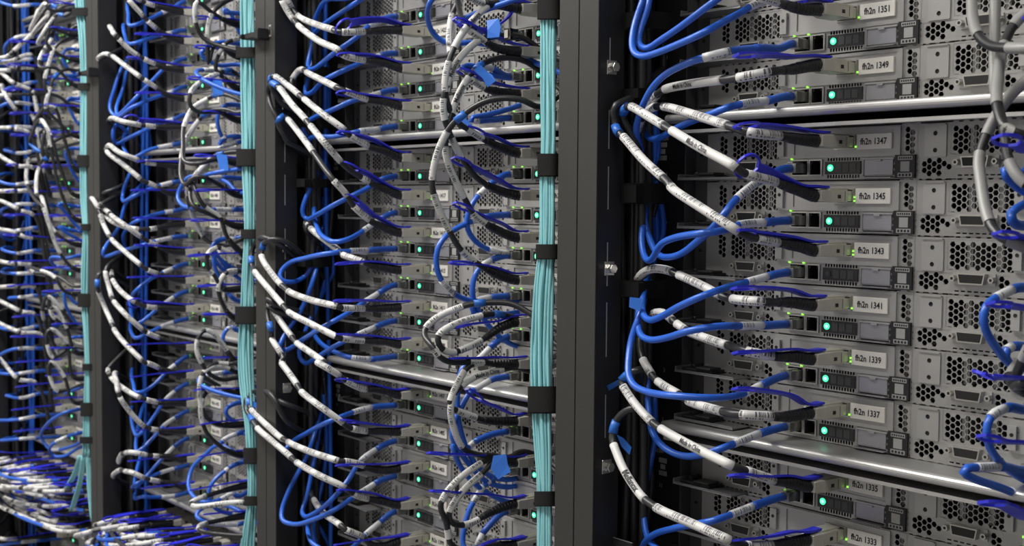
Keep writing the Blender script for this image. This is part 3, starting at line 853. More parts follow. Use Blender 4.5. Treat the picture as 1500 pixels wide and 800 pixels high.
ethernet(0, 9, 'L', 'E 830,830 700,840 [ 690,842 600,850 ] 480,850 350,840 260,760 248,690 240,620', end='u', ypk=.1)
ethernet(0, 10, 'L', end='d')

# ------------------------------------------------------------------ second rack, left nodes
copper(1, -3, 'L', end='u'); copper(1, -2, 'L', 'G 780,-30 690,-30 [ 600,-20 500,-25 ] 470,-35 [ 440,-45 330,-100 ] 300,-130', end='u')
copper(1, -1, 'L', 'G 780,126 700,130 625,136 [ 604,138 505,140 ] 488,138 [ 470,130 400,108 312,66 ] 300,52 [ 292,40 275,10 262,-20 ]', 'G 770,94 700,86 640,86 540,100 478,135', end='u', tabtw=.9, loopw=.017, tabw=.010)
copper(1, 0, 'L', 'G 780,285 700,275 630,264 [ 605,262 505,238 ] [ 495,222 410,180 318,112 ] 308,100 [ 300,92 270,50 245,0 ] 235,-30', 'G 770,258 640,242 487,236', end='u', ypk=.13)
copper(1, 1, 'L', 'G 780,440 700,440 640,436 [ 614,432 520,395 ] 500,388 [ 480,378 420,348 355,315 ] [ 342,304 315,308 288,345 ] 285,370', 'G 770,424 640,418 485,400', end='d', loopw=.013)
copper(1, 2, 'L', 'G 780,668 700,655 640,642 [ 625,636 540,590 ] 530,578 [ 520,566 430,500 345,432 ] 335,424 [ 322,412 270,370 217,330 ] ( 205,330 196,340 ) 200,380 225,420', 'G 770,644 640,606 487,572', end='d', ypk=.14, yend=-.085)
copper(1, 3, 'L', 'H 780,52 700,36 650,22 [ 640,12 590,-15 ] G 520,722 [ 500,700 430,620 372,548 ] 362,538 [ 352,522 290,455 238,385 ] ( 228,376 205,360 ) 190,365 185,405 198,465 235,530 260,580', 'H 770,30 680,8 600,-40 G 560,735 506,705', end='d', ypk=.145, yend=-.09, loopw=.012)
copper(1, 4, 'L', 'H 780,220 720,205 650,185 [ 632,176 556,110 ] 545,95 [ 530,62 500,30 468,-4 ] G 395,678 [ 382,660 330,590 274,520 ] 262,510 ( 250,500 235,515 ) 225,530 250,580', 'H 770,190 700,178 640,148 580,95 516,58', end='d', ypk=.14, yend=-.08)
copper(1, 5, 'L', 'H 780,385 700,378 620,366 [ 603,353 510,322 ] 502,314 [ 494,304 430,255 372,208 ] [ 362,195 355,184 350,180 ] 345,200', 'H 770,352 640,352 480,360', end='d', ypk=.11, yend=-.06)
copper(1, 6, 'L', 'H 780,545 700,552 620,556 [ 604,554 506,552 ] 494,549 [ 485,545 380,520 275,480 ] 262,467 [ 246,455 200,400 155,325 ] ( 158,302 163,282 ) 190,255 240,255 300,290', 'H 770,520 640,520 472,520', end='d', ypk=.13, yend=-.08)
copper(1, 7, 'L', 'H 780,697 700,697 620,695 [ 600,694 502,685 ] 490,682 [ 478,675 380,625 276,570 ] 262,555 [ 250,540 190,470 128,395 ] 120,375 ( 115,365 113,342 ) 112,310 135,265 185,250 230,270', 'H 770,678 640,674 475,668', end='d', ypk=.14, yend=-.085, arc=(1.2, 4.6))
copper(1, 8, 'L', 'I 780,135 700,125 630,118 [ 612,122 520,82 ] 510,72 [ 498,62 440,25 395,0 ] H 440,800 [ 425,785 370,745 312,705 ] 300,692 [ 290,678 240,610 190,530 ] 182,505', 'I 770,116 640,100 480,76', end='d', ypk=.14, yend=-.08, loopw=.013)
copper(1, 9, 'L', 'I 780,305 700,302 650,302 [ 638,304 548,290 ] 530,285 [ 510,265 420,200 332,132 ] 322,118 [ 312,100 270,40 240,-5 ] H 260,780 [ 245,755 220,715 203,688 ] 198,670 ( 200,655 195,630 ) 182,590 180,540', 'I 770,272 640,272 492,254', end='d', ypk=.145, yend=-.09, loopw=.012)
copper(1, 10, 'L', 'I 780,470 700,472 620,462 [ 600,450 515,432 ] 504,435 [ 490,430 380,395 275,350 ] 262,340 [ 248,335 180,275 115,212 ] ( 105,195 100,172 ) 110,140 150,130 210,155 260,250', 'I 770,435 640,445 482,450', end='d', ypk=.13, yend=-.08, loopw=.012)
copper(1, 11, 'L', 'I 780,615 700,608 655,602 [ 640,600 555,575 ] [ 518,545 420,500 312,438 ] 298,428 [ 286,415 210,350 140,290 ] 128,272 ( 120,258 110,238 ) 90,210 85,180 105,140 150,125', 'I 770,592 640,572 488,556', end='d', ypk=.14, yend=-.09)
copper(1, 12, 'L', 'I 780,790 700,800 630,795 [ 598,760 520,730 ] 512,722 [ 500,710 430,660 385,600 ] 370,560', 'I 770,745 640,770 476,795', end='u', ypk=.12)

ethernet(1, -4, 'L', 'G 640,-40 585,0 430,105 385,150 372,200', end='d', ypk=.09)
ethernet(1, -3, 'L', 'G 640,-60 [ 600,-40 540,-10 ] 440,0 400,60 380,120', end='d', ypk=.09)
ethernet(1, -2, 'L', 'G 740,72 690,82 [ 680,88 620,112 ] 585,150 480,225 380,300 358,295 375,200 395,120', end='u', ypk=.10)
ethernet(1, -1, 'L', 'G 740,230 690,236 [ 680,240 620,256 ] 590,272 500,312 420,355 375,402 345,404 350,370 372,300', end='u', ypk=.10)
ethernet(1, 0, 'L', 'G 740,393 690,398 [ 680,402 600,424 ] 560,434 480,470 370,520 335,545', end='d', ypk=.10)
ethernet(1, 1, 'L', 'G 735,552 680,558 [ 670,560 580,570 ] 560,575 480,592 360,617', end='d', ypk=.095)
ethernet(1, 2, 'L', 'G 732,768 [ 720,772 655,790 ] H 630,25 560,60 480,100 400,146 350,165 333,150 340,100 365,40', end='u', ypk=.10)
ethernet(1, 3, 'L', 'H 765,130 [ 740,137 600,215 ] 550,247 490,265 430,247 395,190 385,120', end='u', ypk=.11)
ethernet(1, 4, 'L', 'H 730,293 630,300 [ 620,302 540,305 ] 450,315 350,335 270,362 235,400 242,432 290,440 345,415 375,375', end='u', ypk=.11, yend=-.05)
ethernet(1, 5, 'L', 'H 735,456 675,482 [ 665,488 605,525 ] 540,570 450,620 350,680 260,735 232,728 270,650 330,560 385,420', end='u', ypk=.11, yend=-.06)
ethernet(1, 6, 'L', 'H 730,608 660,630 [ 650,635 575,668 ] 480,715 400,765 342,790 320,770 330,700 360,620', end='u', ypk=.10)
ethernet(1, 7, 'L', 'H 735,768 640,775 [ 628,775 545,768 ] 470,740 410,700 385,660 380,600', end='u', ypk=.09)
ethernet(1, 8, 'L', 'I 730,190 645,195 [ 636,197 552,220 ] 450,260 350,312 290,348 260,382 266,430', end='d', ypk=.11)
ethernet(1, 9, 'L', 'I 735,347 665,374 [ 655,380 585,432 ] 530,520 470,590 400,650 345,672 332,650 350,600 385,430', end='u', ypk=.105)
ethernet(1, 10, 'L', 'I 730,497 658,522 [ 648,530 580,572 ] 480,640 370,690 292,705 246,688 246,640 290,530 350,420 372,360', end='u', ypk=.115, yend=-.06)
ethernet(1, 11, 'L', 'I 730,657 685,685 [ 678,692 607,750 ] 560,800 500,840 430,860 390,780 385,690', end='u', ypk=.10)
ethernet(1, 12, 'L', end='d')

# ------------------------------------------------------------------ third rack, left nodes
W3 = {
 -5: 'M 430,-45 [ 330,-60 250,-80 ] [ 230,-90 150,-140 ]',
 -4: 'M 440,-18 400,-25 [ 330,-40 260,-60 ] [ 240,-65 160,-100 ]',
 -3: 'M 440,68 390,52 [ 325,34 245,12 ] [ 230,2 200,-10 170,-30 ]',
 -2: 'M 440,190 380,168 325,148 [ 305,132 255,92 ] [ 238,70 200,30 170,-5 ]',
 -1: 'M 440,302 380,300 325,294 [ 300,282 238,256 ] [ 218,245 170,210 130,168 ] [ 115,152 104,135 98,122 ]',
 0: 'M 440,425 380,420 325,405 [ 302,386 238,345 ] [ 225,335 165,290 105,245 ] [ 92,238 60,235 38,258 ]',
 1: 'M 440,545 380,552 330,552 [ 318,552 245,545 ] [ 225,543 160,530 95,515 ] 82,525',
 2: 'M 440,700 380,712 330,715 [ 318,713 245,705 ] [ 215,695 150,670 82,635 ] 75,650',
 3: 'N 440,65 380,60 335,48 [ 318,40 258,8 ] M 240,792 [ 222,775 150,715 80,660 ] 70,640',
 4: 'N 440,180 380,185 350,192 [ 340,195 265,210 ] [ 215,210 130,190 75,152 ] [ 62,135 50,120 45,110 ]',
 5: 'N 440,310 380,310 340,300 [ 328,294 260,264 ] [ 225,242 160,195 98,150 ] [ 90,140 60,115 50,100 ]',
 6: 'N 440,425 380,420 335,415 [ 325,411 255,388 ] [ 225,365 160,310 100,255 ] [ 90,240 60,180 50,145 ] [ 42,120 25,90 15,70 ]',
 7: 'N 440,545 380,548 335,550 [ 320,550 248,547 ] [ 200,525 150,490 105,432 ] [ 100,415 98,400 102,390 ]',
 8: 'N 440,715 380,712 345,700 [ 330,690 252,660 ] [ 232,645 170,590 110,525 ] [ 100,505 85,450 72,390 ]',
 9: 'O 440,45 380,45 335,38 [ 320,34 250,4 ] N 245,795 [ 232,780 170,720 110,645 ] [ 102,622 70,550 42,480 ] ( 38,462 37,432 ) 42,400',
 10: 'O 440,170 380,178 335,180 [ 320,180 250,165 ] [ 220,155 150,115 95,65 ] [ 88,50 82,40 84,30 ]',
 11: 'O 440,290 390,296 355,300 [ 345,300 270,292 ] [ 240,280 185,225 135,155 ] [ 128,130 122,90 120,50 ]',
 12: 'O 440,410 390,412 345,411 [ 335,410 278,410 ] [ 250,405 200,395 160,395 ] [ 145,400 132,420 130,438 ]',
 13: 'O 440,528 380,530 330,525 [ 320,522 265,512 ] [ 240,505 200,485 158,475 ] [ 140,470 118,480 108,500 ]',
}
for r, t in W3.items():
    big = r in (1, 4)
    copper(2, r, 'L', t, end='d' if r % 2 else 'u', ypk=.125+.012*(r % 3), yend=-.085, loopw=.017 if r in (1, 7, 8) else .009, tabtw=.9 if r in (1, 7) else .15)
B3 = {
 -5: 'M 320,-100 240,-40 190,-20 175,-60', 
 -4: 'M 430,12 380,26 [ 375,30 318,55 ] 280,75 190,112 172,60 170,0',
 -3: 'M 430,133 370,140 [ 362,142 310,152 ] 270,165 190,190 158,160 155,110',
 -2: 'M 430,260 375,272 [ 365,276 322,302 ] 300,325 200,430 110,500 90,465 110,390 140,300',
 -1: 'M 430,383 375,394 [ 365,397 320,412 ] 270,430 190,465 130,505 120,470 150,380 165,310',
 0: 'M 430,503 385,513 [ 375,516 318,532 ] 250,562 170,600 118,622 104,600 116,540',
 1: 'M 425,625 375,628 [ 365,629 300,640 ] 250,655 210,680 160,660 150,600',
 2: 'M 430,785 385,790 N 375,3 [ 365,6 310,20 ] 270,33 200,65 150,88 148,60 158,15',
 3: 'N 430,125 405,126 [ 395,127 330,136 ] 280,148 220,170 175,200 150,260',
 4: 'N 430,240 370,244 [ 360,247 290,262 ] 230,280 140,305 65,328 60,310 90,260 130,200 160,100',
 5: 'N 425,365 375,376 [ 365,380 322,398 ] 270,425 210,472 188,510 192,560',
 6: 'N 430,480 380,498 [ 370,503 318,540 ] 275,575 218,620 190,600 186,510',
 7: 'N 425,602 385,608 [ 375,611 310,635 ] 270,655 215,682 188,665 184,600',
 8: 'N 430,768 395,782 O 392,0 [ 385,5 340,40 ] 300,85 240,130 208,135 195,100 190,20',
 9: 'O 430,98 385,118 [ 375,127 332,164 ] 305,205 260,270 215,322 195,295 190,200',
 10: 'O 430,220 390,235 [ 380,240 322,280 ] 285,325 240,370 212,392',
 11: 'O 430,340 380,362 [ 370,368 328,412 ] 300,440 250,500 205,545',
 12: 'O 430,455 385,461 [ 375,463 310,482 ] 265,500 200,535',
 13: 'O 430,575 390,580 [ 380,581 315,588 ] 280,588 240,586 200,570',
}
for r, t in B3.items():
    ethernet(2, r, 'L', t, end='u' if r % 3 else 'd', ypk=.105, yend=-.05)

# ------------------------------------------------------------------ farthest rack, left nodes (mostly out of frame or cut by the edge)
W4 = {
 -3: 'P 240,-10 190,30 [ 175,35 140,130 ] [ 135,150 60,220 ] [ 40,240 -40,280 ]',
 0: 'P 250,255 200,245 [ 140,238 85,250 ] [ 70,258 -30,262 ]',
 1: 'P 250,310 190,305 [ 150,303 90,295 ] [ 70,292 -10,272 ]',
 2: 'P 260,385 200,385 [ 190,384 140,392 ] [ 130,388 70,365 ] [ 60,360 10,320 -30,290 ]',
 3: 'P 250,480 200,485 [ 190,486 135,492 ] 100,490 [ 70,478 35,430 15,375 ]',
 4: 'P 250,590 190,585 [ 130,578 60,560 ] [ 45,556 -40,540 ]',
 5: 'P 255,730 190,735 [ 150,730 80,722 ] [ 65,715 20,690 -30,665 ]',
 6: 'Q 250,60 200,52 [ 140,48 75,45 ] [ 60,44 -30,25 ]',
 7: 'Q 250,155 200,152 [ 150,150 90,130 ] [ 75,120 -20,85 ]',
 8: 'Q 255,245 190,250 [ 140,250 85,235 ] [ 70,225 -20,180 ]',
 9: 'Q 255,360 190,365 [ 135,362 75,360 ] [ 60,360 -20,358 ]',
 10: 'Q 255,460 200,465 [ 155,463 90,460 ] [ 70,458 -20,440 ]',
 11: 'Q 260,580 200,582 [ 155,580 95,570 ] [ 80,562 -20,515 ]',
 12: 'Q 260,680 210,680 [ 190,672 90,660 ] [ 80,655 -20,595 ]',
 13: 'R 260,90 210,95 [ 160,92 85,80 ] [ 70,68 20,10 -10,-30 ]',
}
for r, t in W4.items():
    copper(3, r, 'L', t, end='d' if r % 2 else 'u', ypk=.12, yend=-.085)
copper(3, -1, 'L'); copper(3, -2, 'L')
for r in range(-6, 14):
    ethernet(3, r, 'L')
for r in (14, 15):
    copper(3, r, 'L'); ethernet(3, r, 'L')
# ------------------------------------------------------------------ right-hand nodes of the second rack: arcs in front of the aqua bundle
def R(k, r, t, tabt=None, **kw):
    r = autorow(k, 'R', r, t, .0135, .0208, 'c')
    return copper(k, r, 'R', t, tabt, **{**dict(ypk=.12, yend=-.05, arc=(2.3, 4.5), rad=.0031, tabw=.006), **kw})
R(1, -1, 'J 640,55 560,42 500,25 [ 440,15 380,-10 ] 340,-40 320,-80', 'J 630,30 560,60 450,130 312,80', end='u')
R(1, 0, 'J 640,215 560,212 480,200 [ 445,178 375,130 ] 352,105 338,60 330,20 [ 325,-20 320,-60 ]', 'J 640,185 560,175 450,140 330,100', end='u', ypk=.11)
R(1, 1, 'J 640,392 560,395 480,388 [ 440,382 370,332 ] 330,310 305,270 [ 296,230 290,150 302,65 ] 312,40 [ 325,15 345,-15 ] 370,-40', 'J 640,368 560,372 450,350 330,300', end='u', ypk=.11)
R(1, 2, 'J 640,650 560,640 460,612 [ 435,603 368,558 ] 320,530 290,470 [ 272,400 275,320 290,265 ] 298,240 [ 312,205 370,112 455,28 ] 475,16 ( 503,8 550,6 ) 600,5 640,14 685,38', 'J 630,626 500,600 420,575 362,550', texts=((2, 'Mellanox', .0062, .6),), end='u', ypk=.15, yend=-.07, hold=1)
R(1, 3, 'K 640,42 560,36 480,18 440,0 J 400,760 [ 345,685 300,600 ] 285,560 [ 270,520 262,460 266,425 ] 268,405 [ 280,370 325,265 418,175 ] 440,168 ( 458,160 500,154 ) 560,152 620,168 685,215', 'J 640,808 520,790 400,730 305,685', texts=((2, 'Mellanox', .0062, .3),), end='d', ypk=.145, loopw=.012, tabw=.008)
R(1, 4, 'K 640,225 560,215 470,192 [ 450,188 390,140 ] 375,105 [ 352,70 310,-20 J 285,710 272,640 ] 275,590 285,545 [ 300,490 340,390 375,335 ] 388,322 ( 398,305 425,282 ) 470,262 540,250 620,265 685,308', 'K 640,205 540,195 440,155 312,95', texts=((2, 'Mellanox', .0062, .5),), end='d', ypk=.15, yend=-.07, hold=1)
R(1, 5, 'K 640,420 560,415 480,395 440,375 [ 400,350 340,300 ] 325,280 [ 290,215 245,120 222,55 ] 216,30 [ 215,0 J 220,740 255,620 285,568 ] 298,548 ( 318,525 360,492 ) 400,462 460,435 540,425 620,436 682,468', 'K 640,395 500,380 400,362 295,354', end='u', ypk=.15, yend=-.07, hold=1)
R(1, 5, 'K 640,600 570,612 500,640 [ 430,695 330,740 ] [ 320,745 262,738 ] 238,700 [ 240,670 320,620 430,585 ] 450,580 ( 480,578 530,582 ) 570,592 640,628', 'K 600,590 500,610 400,620 310,640', end='d', ypk=.15, yend=-.07, hold=1)
R(1, 6, 'K 650,790 600,792 [ 560,790 380,785 ] 300,790 [ 240,760 225,730 ] 200,700 180,665 [ 185,640 240,590 350,545 ] 370,538 ( 392,534 440,528 ) 480,528 560,532 640,575', 'K 620,756 500,765 400,770 285,774', end='d', ypk=.15)
R(1, 8, 'L 640,230 560,240 430,245 [ 405,242 320,212 ] 295,200 [ 290,170 310,130 355,40 ] 375,20 [ 390,10 500,0 610,10 ] 650,12', 'L 610,215 520,205 440,175 368,118', end='u', ypk=.14)
R(1, 9, 'L 640,410 560,405 480,402 400,395 365,385 [ 345,372 310,290 295,200 312,138 ] 318,126 [ 340,108 400,65 520,36 ] 580,22 640,42', 'L 480,408 400,405 300,402 200,395', texts=((1, 'Made in China', .006, .6),), end='u', ypk=.14)
R(1, 10, 'L 630,620 560,632 480,655 430,680 [ 420,685 350,712 ] 310,705 285,690 [ 290,650 350,560 428,490 ] 450,470 ( 480,430 535,420 ) 580,405 655,425', 'L 620,580 500,580 380,572 210,560', end='u', ypk=.14)
R(1, 11, 'L 640,770 560,790 [ 480,800 400,820 ] 300,800 [ 285,770 285,720 ] 262,660 250,640 [ 255,605 330,510 430,440 ] 445,430 ( 485,415 535,440 ) 580,395 655,400', 'L 620,752 560,755 500,770 430,797', end='d', ypk=.14, tabw=.009)
def RB(k, r, t, **kw):
    r = autorow(k, 'R', r, t, -.0318, 0, 'e')
    return ethernet(k, r, 'R', t, **{**dict(ypk=.10, yend=-.055), **kw})
RB(1, -3, 'J 400,-40 [ 320,-60 260,-50 ] 212,0 196,60 210,130 250,176 290,190 400,184 480,200 560,230 640,262', end='d', ypk=.12, yend=-.02)
RB(1, -2, 'J 560,125 500,135 [ 480,140 430,150 ] 380,120 330,100', end='u', ypk=.09)
RB(1, -1, 'J 560,310 500,300 [ 480,296 420,290 ] 350,285 345,295 400,315 480,328 560,340 640,336 690,322', end='u', ypk=.10)
RB(1, 1, 'J 545,512 500,520 440,522 [ 420,525 390,525 ] 372,516 450,500 560,470 640,440 690,415', end='u', ypk=.10)
RB(1, 2, 'J 555,748 500,772 K 470,10 [ 458,25 415,65 ] 375,130 365,200 392,250 440,290 [ 460,298 545,316 ] 600,316 650,310 680,330', end='d', ypk=.10)
RB(1, 3, 'K 545,147 455,155 [ 445,157 385,177 ] 300,220 250,270 232,340 245,410 [ 256,432 312,492 ] 380,520 450,530 560,525 650,508', end='d', ypk=.12)
RB(1, 4, 'K 550,328 485,340 [ 478,343 430,368 ] 398,420 390,490 400,530 440,600 480,650 540,700 650,745', end='d', ypk=.10)
RB(1, 5, 'K 550,500 490,503 [ 470,507 410,518 ] 390,540 385,570 430,590 520,580 600,570 660,560', end='d', ypk=.09)
RB(1, 6, 'K 540,682 475,720 [ 468,724 410,782 ] L 350,20 330,100 325,180 340,300 400,440 480,500 560,512 670,484', end='d', ypk=.11)
RB(1, 7, 'L 540,70 480,78 [ 470,80 400,122 ] 370,140 350,190 320,240 300,320 330,380 380,450 450,520 550,545 670,522', end='d', ypk=.115)
RB(1, 8, 'L 540,302 470,316 410,342 [ 400,346 378,372 ] 350,390 320,340 305,350 330,440 400,530 480,582 560,612 670,602', end='d', ypk=.12)
RB(1, 9, 'L 620,470 560,480 [ 500,495 450,530 ] [ 440,540 395,610 ] 370,660 358,720 350,800', end='d', ypk=.11)
RB(1, 10, 'L 535,655 490,685 445,735 [ 436,742 412,800 ] 400,850', end='d', ypk=.09)

# ------------------------------------------------------------------ nearest rack, right-hand nodes (sockets beyond the frame)
def RR(r, t, tabt=None, **kw): return copper(0, r, 'R', t, tabt, **{**dict(ypk=.11, yend=-.05, arc=(2.6, 4.9), smat='gsleeve'), **kw})
RR(1, 'B 1180,215 [ 1120,212 1000,208 ] 940,205 915,198 890,180 [ 866,155 845,90 840,0 842,-80 ] 850,-140', end='u', ypk=.11)
RR(2, 'B 1150,600 1080,590 [ 1010,575 985,560 ] 965,520 [ 948,455 948,385 958,290 980,190 ] 1000,150 [ 1014,113 1067,62 1120,20 ] 1150,0', 'B 1080,655 1040,628 950,592', end='u', ypk=.13, loopw=.013)
RR(3, 'B 1150,830 [ 1070,800 1000,700 ] 980,560 960,480 [ 942,400 938,215 942,0 945,-80 ] 950,-140', end='u', ypk=.10)
RR(4, 'D 1180,318 [ 1120,305 1000,262 ] 960,238 940,222 [ 915,180 888,70 880,0 B 868,705 876,660 ] 885,632 [ 900,588 945,500 1000,420 1080,345 ] 1130,315', 'D 1120,262 1040,245 948,225', end='u', ypk=.13)
RR(5, 'D 1180,560 1130,640 [ 1090,720 1060,780 ] F 1010,100 [ 1000,60 1040,10 1100,-30 ]', 'D 1100,555 1020,545 920,530', end='d')
RR(6, 'F 1180,20 1130,20 [ 1090,60 1070,90 ] 1060,130', 'F 1080,72 990,70 940,66 875,55', end='d', loopw=.012)
RR(7, 'F 1180,340 1140,360 [ 1110,380 1100,420 ] 1100,520', 'F 1080,352 1040,350 960,345 880,320', end='d')
RR(8, 'F 1200,700 1150,720 [ 1120,740 1110,790 ] 1110,850', 'F 1120,690 1060,670 1000,630 890,608', end='d', loopw=.013, tabw=.011)
def RRB(r, t, **kw): return ethernet(0, r, 'R', t, **{**dict(ypk=.105, yend=-.05), **kw})
RRB(2, 'B 1100,810 1050,770 [ 1020,750 985,735 ] 970,745 1010,790 1080,840', end='d')
RRB(3, 'D 1090,195 1020,188 1000,150 1050,110 1120,80', end='u')
RRB(4, 'D 1090,452 1030,465 [ 1015,472 945,508 ] 905,535 885,580 895,640 950,730 1010,800 F 1040,20 1080,70', end='d', ypk=.12)
RRB(5, 'D 1090,712 1060,716 [ 1010,720 990,730 ] 980,760 1000,790 F 1050,60 1100,100', end='d')
RRB(6, 'F 1070,188 1000,196 [ 985,203 920,236 ] 902,280 905,340 940,410 1000,470 1090,525', end='d', ypk=.12)
RRB(7, 'F 1050,445 970,454 [ 955,456 862,460 ] 800,466 800,480 860,512 960,545 [ 1010,565 1090,600 ] 1130,620', end='d', ypk=.13)
ethernet(0, 8, 'R', end='d')

# ------------------------------------------------------------------ third rack, right-hand nodes
R3 = {
 -4: 'M 640,60 560,40 500,10 [ 470,0 460,50 465,100 ] 495,165', -3: 'M 640,120 580,110 545,130 520,250 [ 515,200 520,100 535,60 ] 545,45 590,10 650,-20',
 -2: 'M 640,240 580,235 550,260 [ 560,240 590,192 ] 600,185 [ 620,175 650,168 ] 680,165',
 -1: 'M 640,345 560,350 480,400 440,420 [ 440,405 490,350 562,320 ] ( 585,310 620,300 ) 650,330',
 0: 'M 640,460 560,490 480,560 415,600 410,570 [ 412,555 450,470 520,428 ] ( 540,415 570,408 ) 600,412 650,432',
 1: 'M 640,590 540,580 470,610 420,700 400,715 [ 402,690 425,600 480,520 ] ( 490,510 510,490 ) 560,475 610,478 655,490',
 2: 'M 640,735 560,745 500,770 455,800 440,790 [ 455,770 480,740 540,680 ] ( 555,672 580,668 ) 600,664 650,660',
 3: 'N 660,175 600,165 [ 570,158 505,115 ] 480,80 440,-10 [ 430,20 430,60 ] [ 440,120 470,190 495,240 ] 520,265 600,280 650,260',
 4: 'N 640,390 580,430 [ 540,400 520,390 ] 510,350 [ 515,320 530,295 560,290 ] [ 570,290 610,315 655,345 ] 690,370',
 6: 'N 650,560 600,540 575,505 [ 560,480 565,440 590,405 ] [ 600,395 620,388 640,390 ] 680,395',
 8: 'N 640,700 [ 600,690 540,660 505,645 ] 485,660 [ 470,690 470,750 490,790 ] O 520,50 580,80 660,70',
 9: 'O 640,150 580,120 520,85 490,60 [ 495,50 530,20 570,20 610,30 ] 650,50',
 10: 'O 660,385 600,370 545,335 515,310 [ 495,270 485,210 492,160 ] [ 510,130 560,110 632,115 ] 670,125',
 11: 'O 640,300 560,290 520,260 [ 490,200 480,120 490,60 ] 520,20 [ 560,5 610,10 ]', 12: None, 13: None, 7: None, 5: None}
for r, t in R3.items():
    if t: R(2, r, t, end='u' if r % 2 else 'd', ypk=.13, yend=-.055)
for r in range(-4, 14):
    if (2, 'R', 'c', r) not in USED: copper(2, r, 'R')
RB3 = {-3: 'M 570,110 600,78 650,150 690,190', -2: 'M 560,225 480,265 510,270 560,285 650,280', 0: 'M 590,500 555,545 570,590 [ 575,595 620,605 ] 660,590',
 1: 'M 610,630 570,635 [ 560,640 600,630 640,620 ] 680,610', 3: 'N 640,125 [ 620,125 550,125 ] 480,122 400,100 385,60 410,10 M 430,770 520,770 600,790 N 660,55', 4: 'N 655,250 [ 640,250 610,252 ] 560,258 540,285 570,340 650,390 690,410',
 6: 'N 640,480 570,400 540,330 545,310 600,380 660,430', 7: 'N 640,590 [ 625,595 600,640 ] 580,680 600,740 650,790', 9: 'O 640,160 600,185 590,210 610,245 670,280',
 11: 'O 670,440 615,458 [ 608,462 590,475 ] 540,520 518,570 545,635 610,660 [ 618,660 665,655 ] 700,650', 10: 'O 690,500 640,560 [ 630,565 570,600 ] 500,610 450,580 432,520 450,460 510,400 565,362',
 12: 'O 690,690 [ 660,705 520,700 ] 480,685 465,660 500,630 560,620 640,640', 13: None, 8: 'O 660,300 [ 640,310 580,340 ] 560,370 600,330 670,310', 5: 'N 655,420 [ 640,415 600,400 ] 560,360 530,300 560,255 640,250', 2: None, -1: None}
for r, t in RB3.items():
    if t: RB(2, r, t, end='u' if r % 2 else 'd')
for r in range(-4, 14):
    if (2, 'R', 'e', r) not in USED: ethernet(2, r, 'R')

# ------------------------------------------------------------------ farthest rack, right-hand nodes
R4 = {
 -4: 'P 320,90 260,80 210,60 [ 200,15 150,90 135,130 ] ( 225,15 250,40 ) 300,20', -3: 'P 320,150 250,130 200,100 [ 225,55 160,120 142,160 ] ( 255,60 280,70 ) 330,40',
 -2: 'P 320,210 250,200 200,170 [ 232,78 190,140 168,190 ] ( 260,120 290,140 ) 340,110', -1: 'P 320,290 240,240 180,270 [ 170,265 190,220 225,170 ] ( 235,140 255,180 ) 330,160',
 0: 'P 330,330 260,320 200,350 [ 195,340 215,270 235,210 ] 280,170 340,165', 1: 'P 320,500 260,490 [ 200,470 220,380 ] ( 230,340 245,325 ) 280,300 340,305 ',
 2: 'P 330,570 280,520 [ 240,470 210,460 ] 150,540 ( 155,540 190,550 ) 150,520 200,470 280,450 350,455', 3: 'P 320,680 260,640 [ 220,590 180,520 ] 140,580 ( 130,620 180,660 ) 170,580 240,550 340,575',
 4: 'P 330,710 260,700 [ 220,640 200,560 ] ( 185,680 215,700 ) 200,650 260,600 345,585', 5: 'Q 330,90 [ 240,130 180,70 ] [ 160,60 160,-20 170,-60 ] 200,-110', 6: 'Q 330,180 [ 260,210 190,120 ] 160,90 [ 120,20 115,-40 130,-100 ]',
 7: 'Q 340,330 280,400 [ 240,420 180,390 ] [ 120,380 150,400 ] 200,400 260,420 330,460', 8: 'Q 340,480 [ 270,480 210,500 ] [ 185,560 190,600 ] 210,660 [ 240,720 260,760 ] 320,740',
 9: 'Q 330,560 [ 290,545 230,540 ] [ 215,560 240,600 ] 330,640', 10: 'Q 320,640 [ 290,600 220,640 ] 200,660 [ 205,710 230,770 ] 320,720', 11: 'Q 320,730 [ 280,735 220,780 ] R 210,20 [ 215,60 250,130 ] 320,110'}
for r, t in R4.items(): R(3, r, t, end='u' if r % 2 else 'd', ypk=.13, yend=-.06)
for r, t in {-3: 'P 330,170 290,180 270,220 280,280 330,320 380,330', -1: 'P 340,355 280,350 265,330 300,330 370,350', 0: 'P 350,395 300,400 280,430 310,440 360,420', 2: 'P 340,440 300,400 290,420 330,440', 3: 'P 340,600 285,620 290,680 350,740', 4: 'P 350,690 300,650 290,640 330,720 370,745',
              5: 'Q 330,70 250,70 245,90 260,110 360,215', 6: 'Q 330,160 260,160 245,170 280,220 370,270', 8: 'Q 340,345 300,350 220,340 225,360 280,380 350,385', 10: 'Q 330,590 280,510 285,560 350,640', 11: 'Q 330,690 300,690 330,740 370,760', 9: 'R 360,80 320,110 280,130', 12: 'R 340,230 280,240 200,290 180,340 210,380 [ 225,382 260,382 ] 320,365 370,350', 13: 'R 330,320 [ 290,330 240,350 ] 215,385 230,410 280,410 340,375'}.items():
    RB(3, r, t, end='u' if r % 2 else 'd')
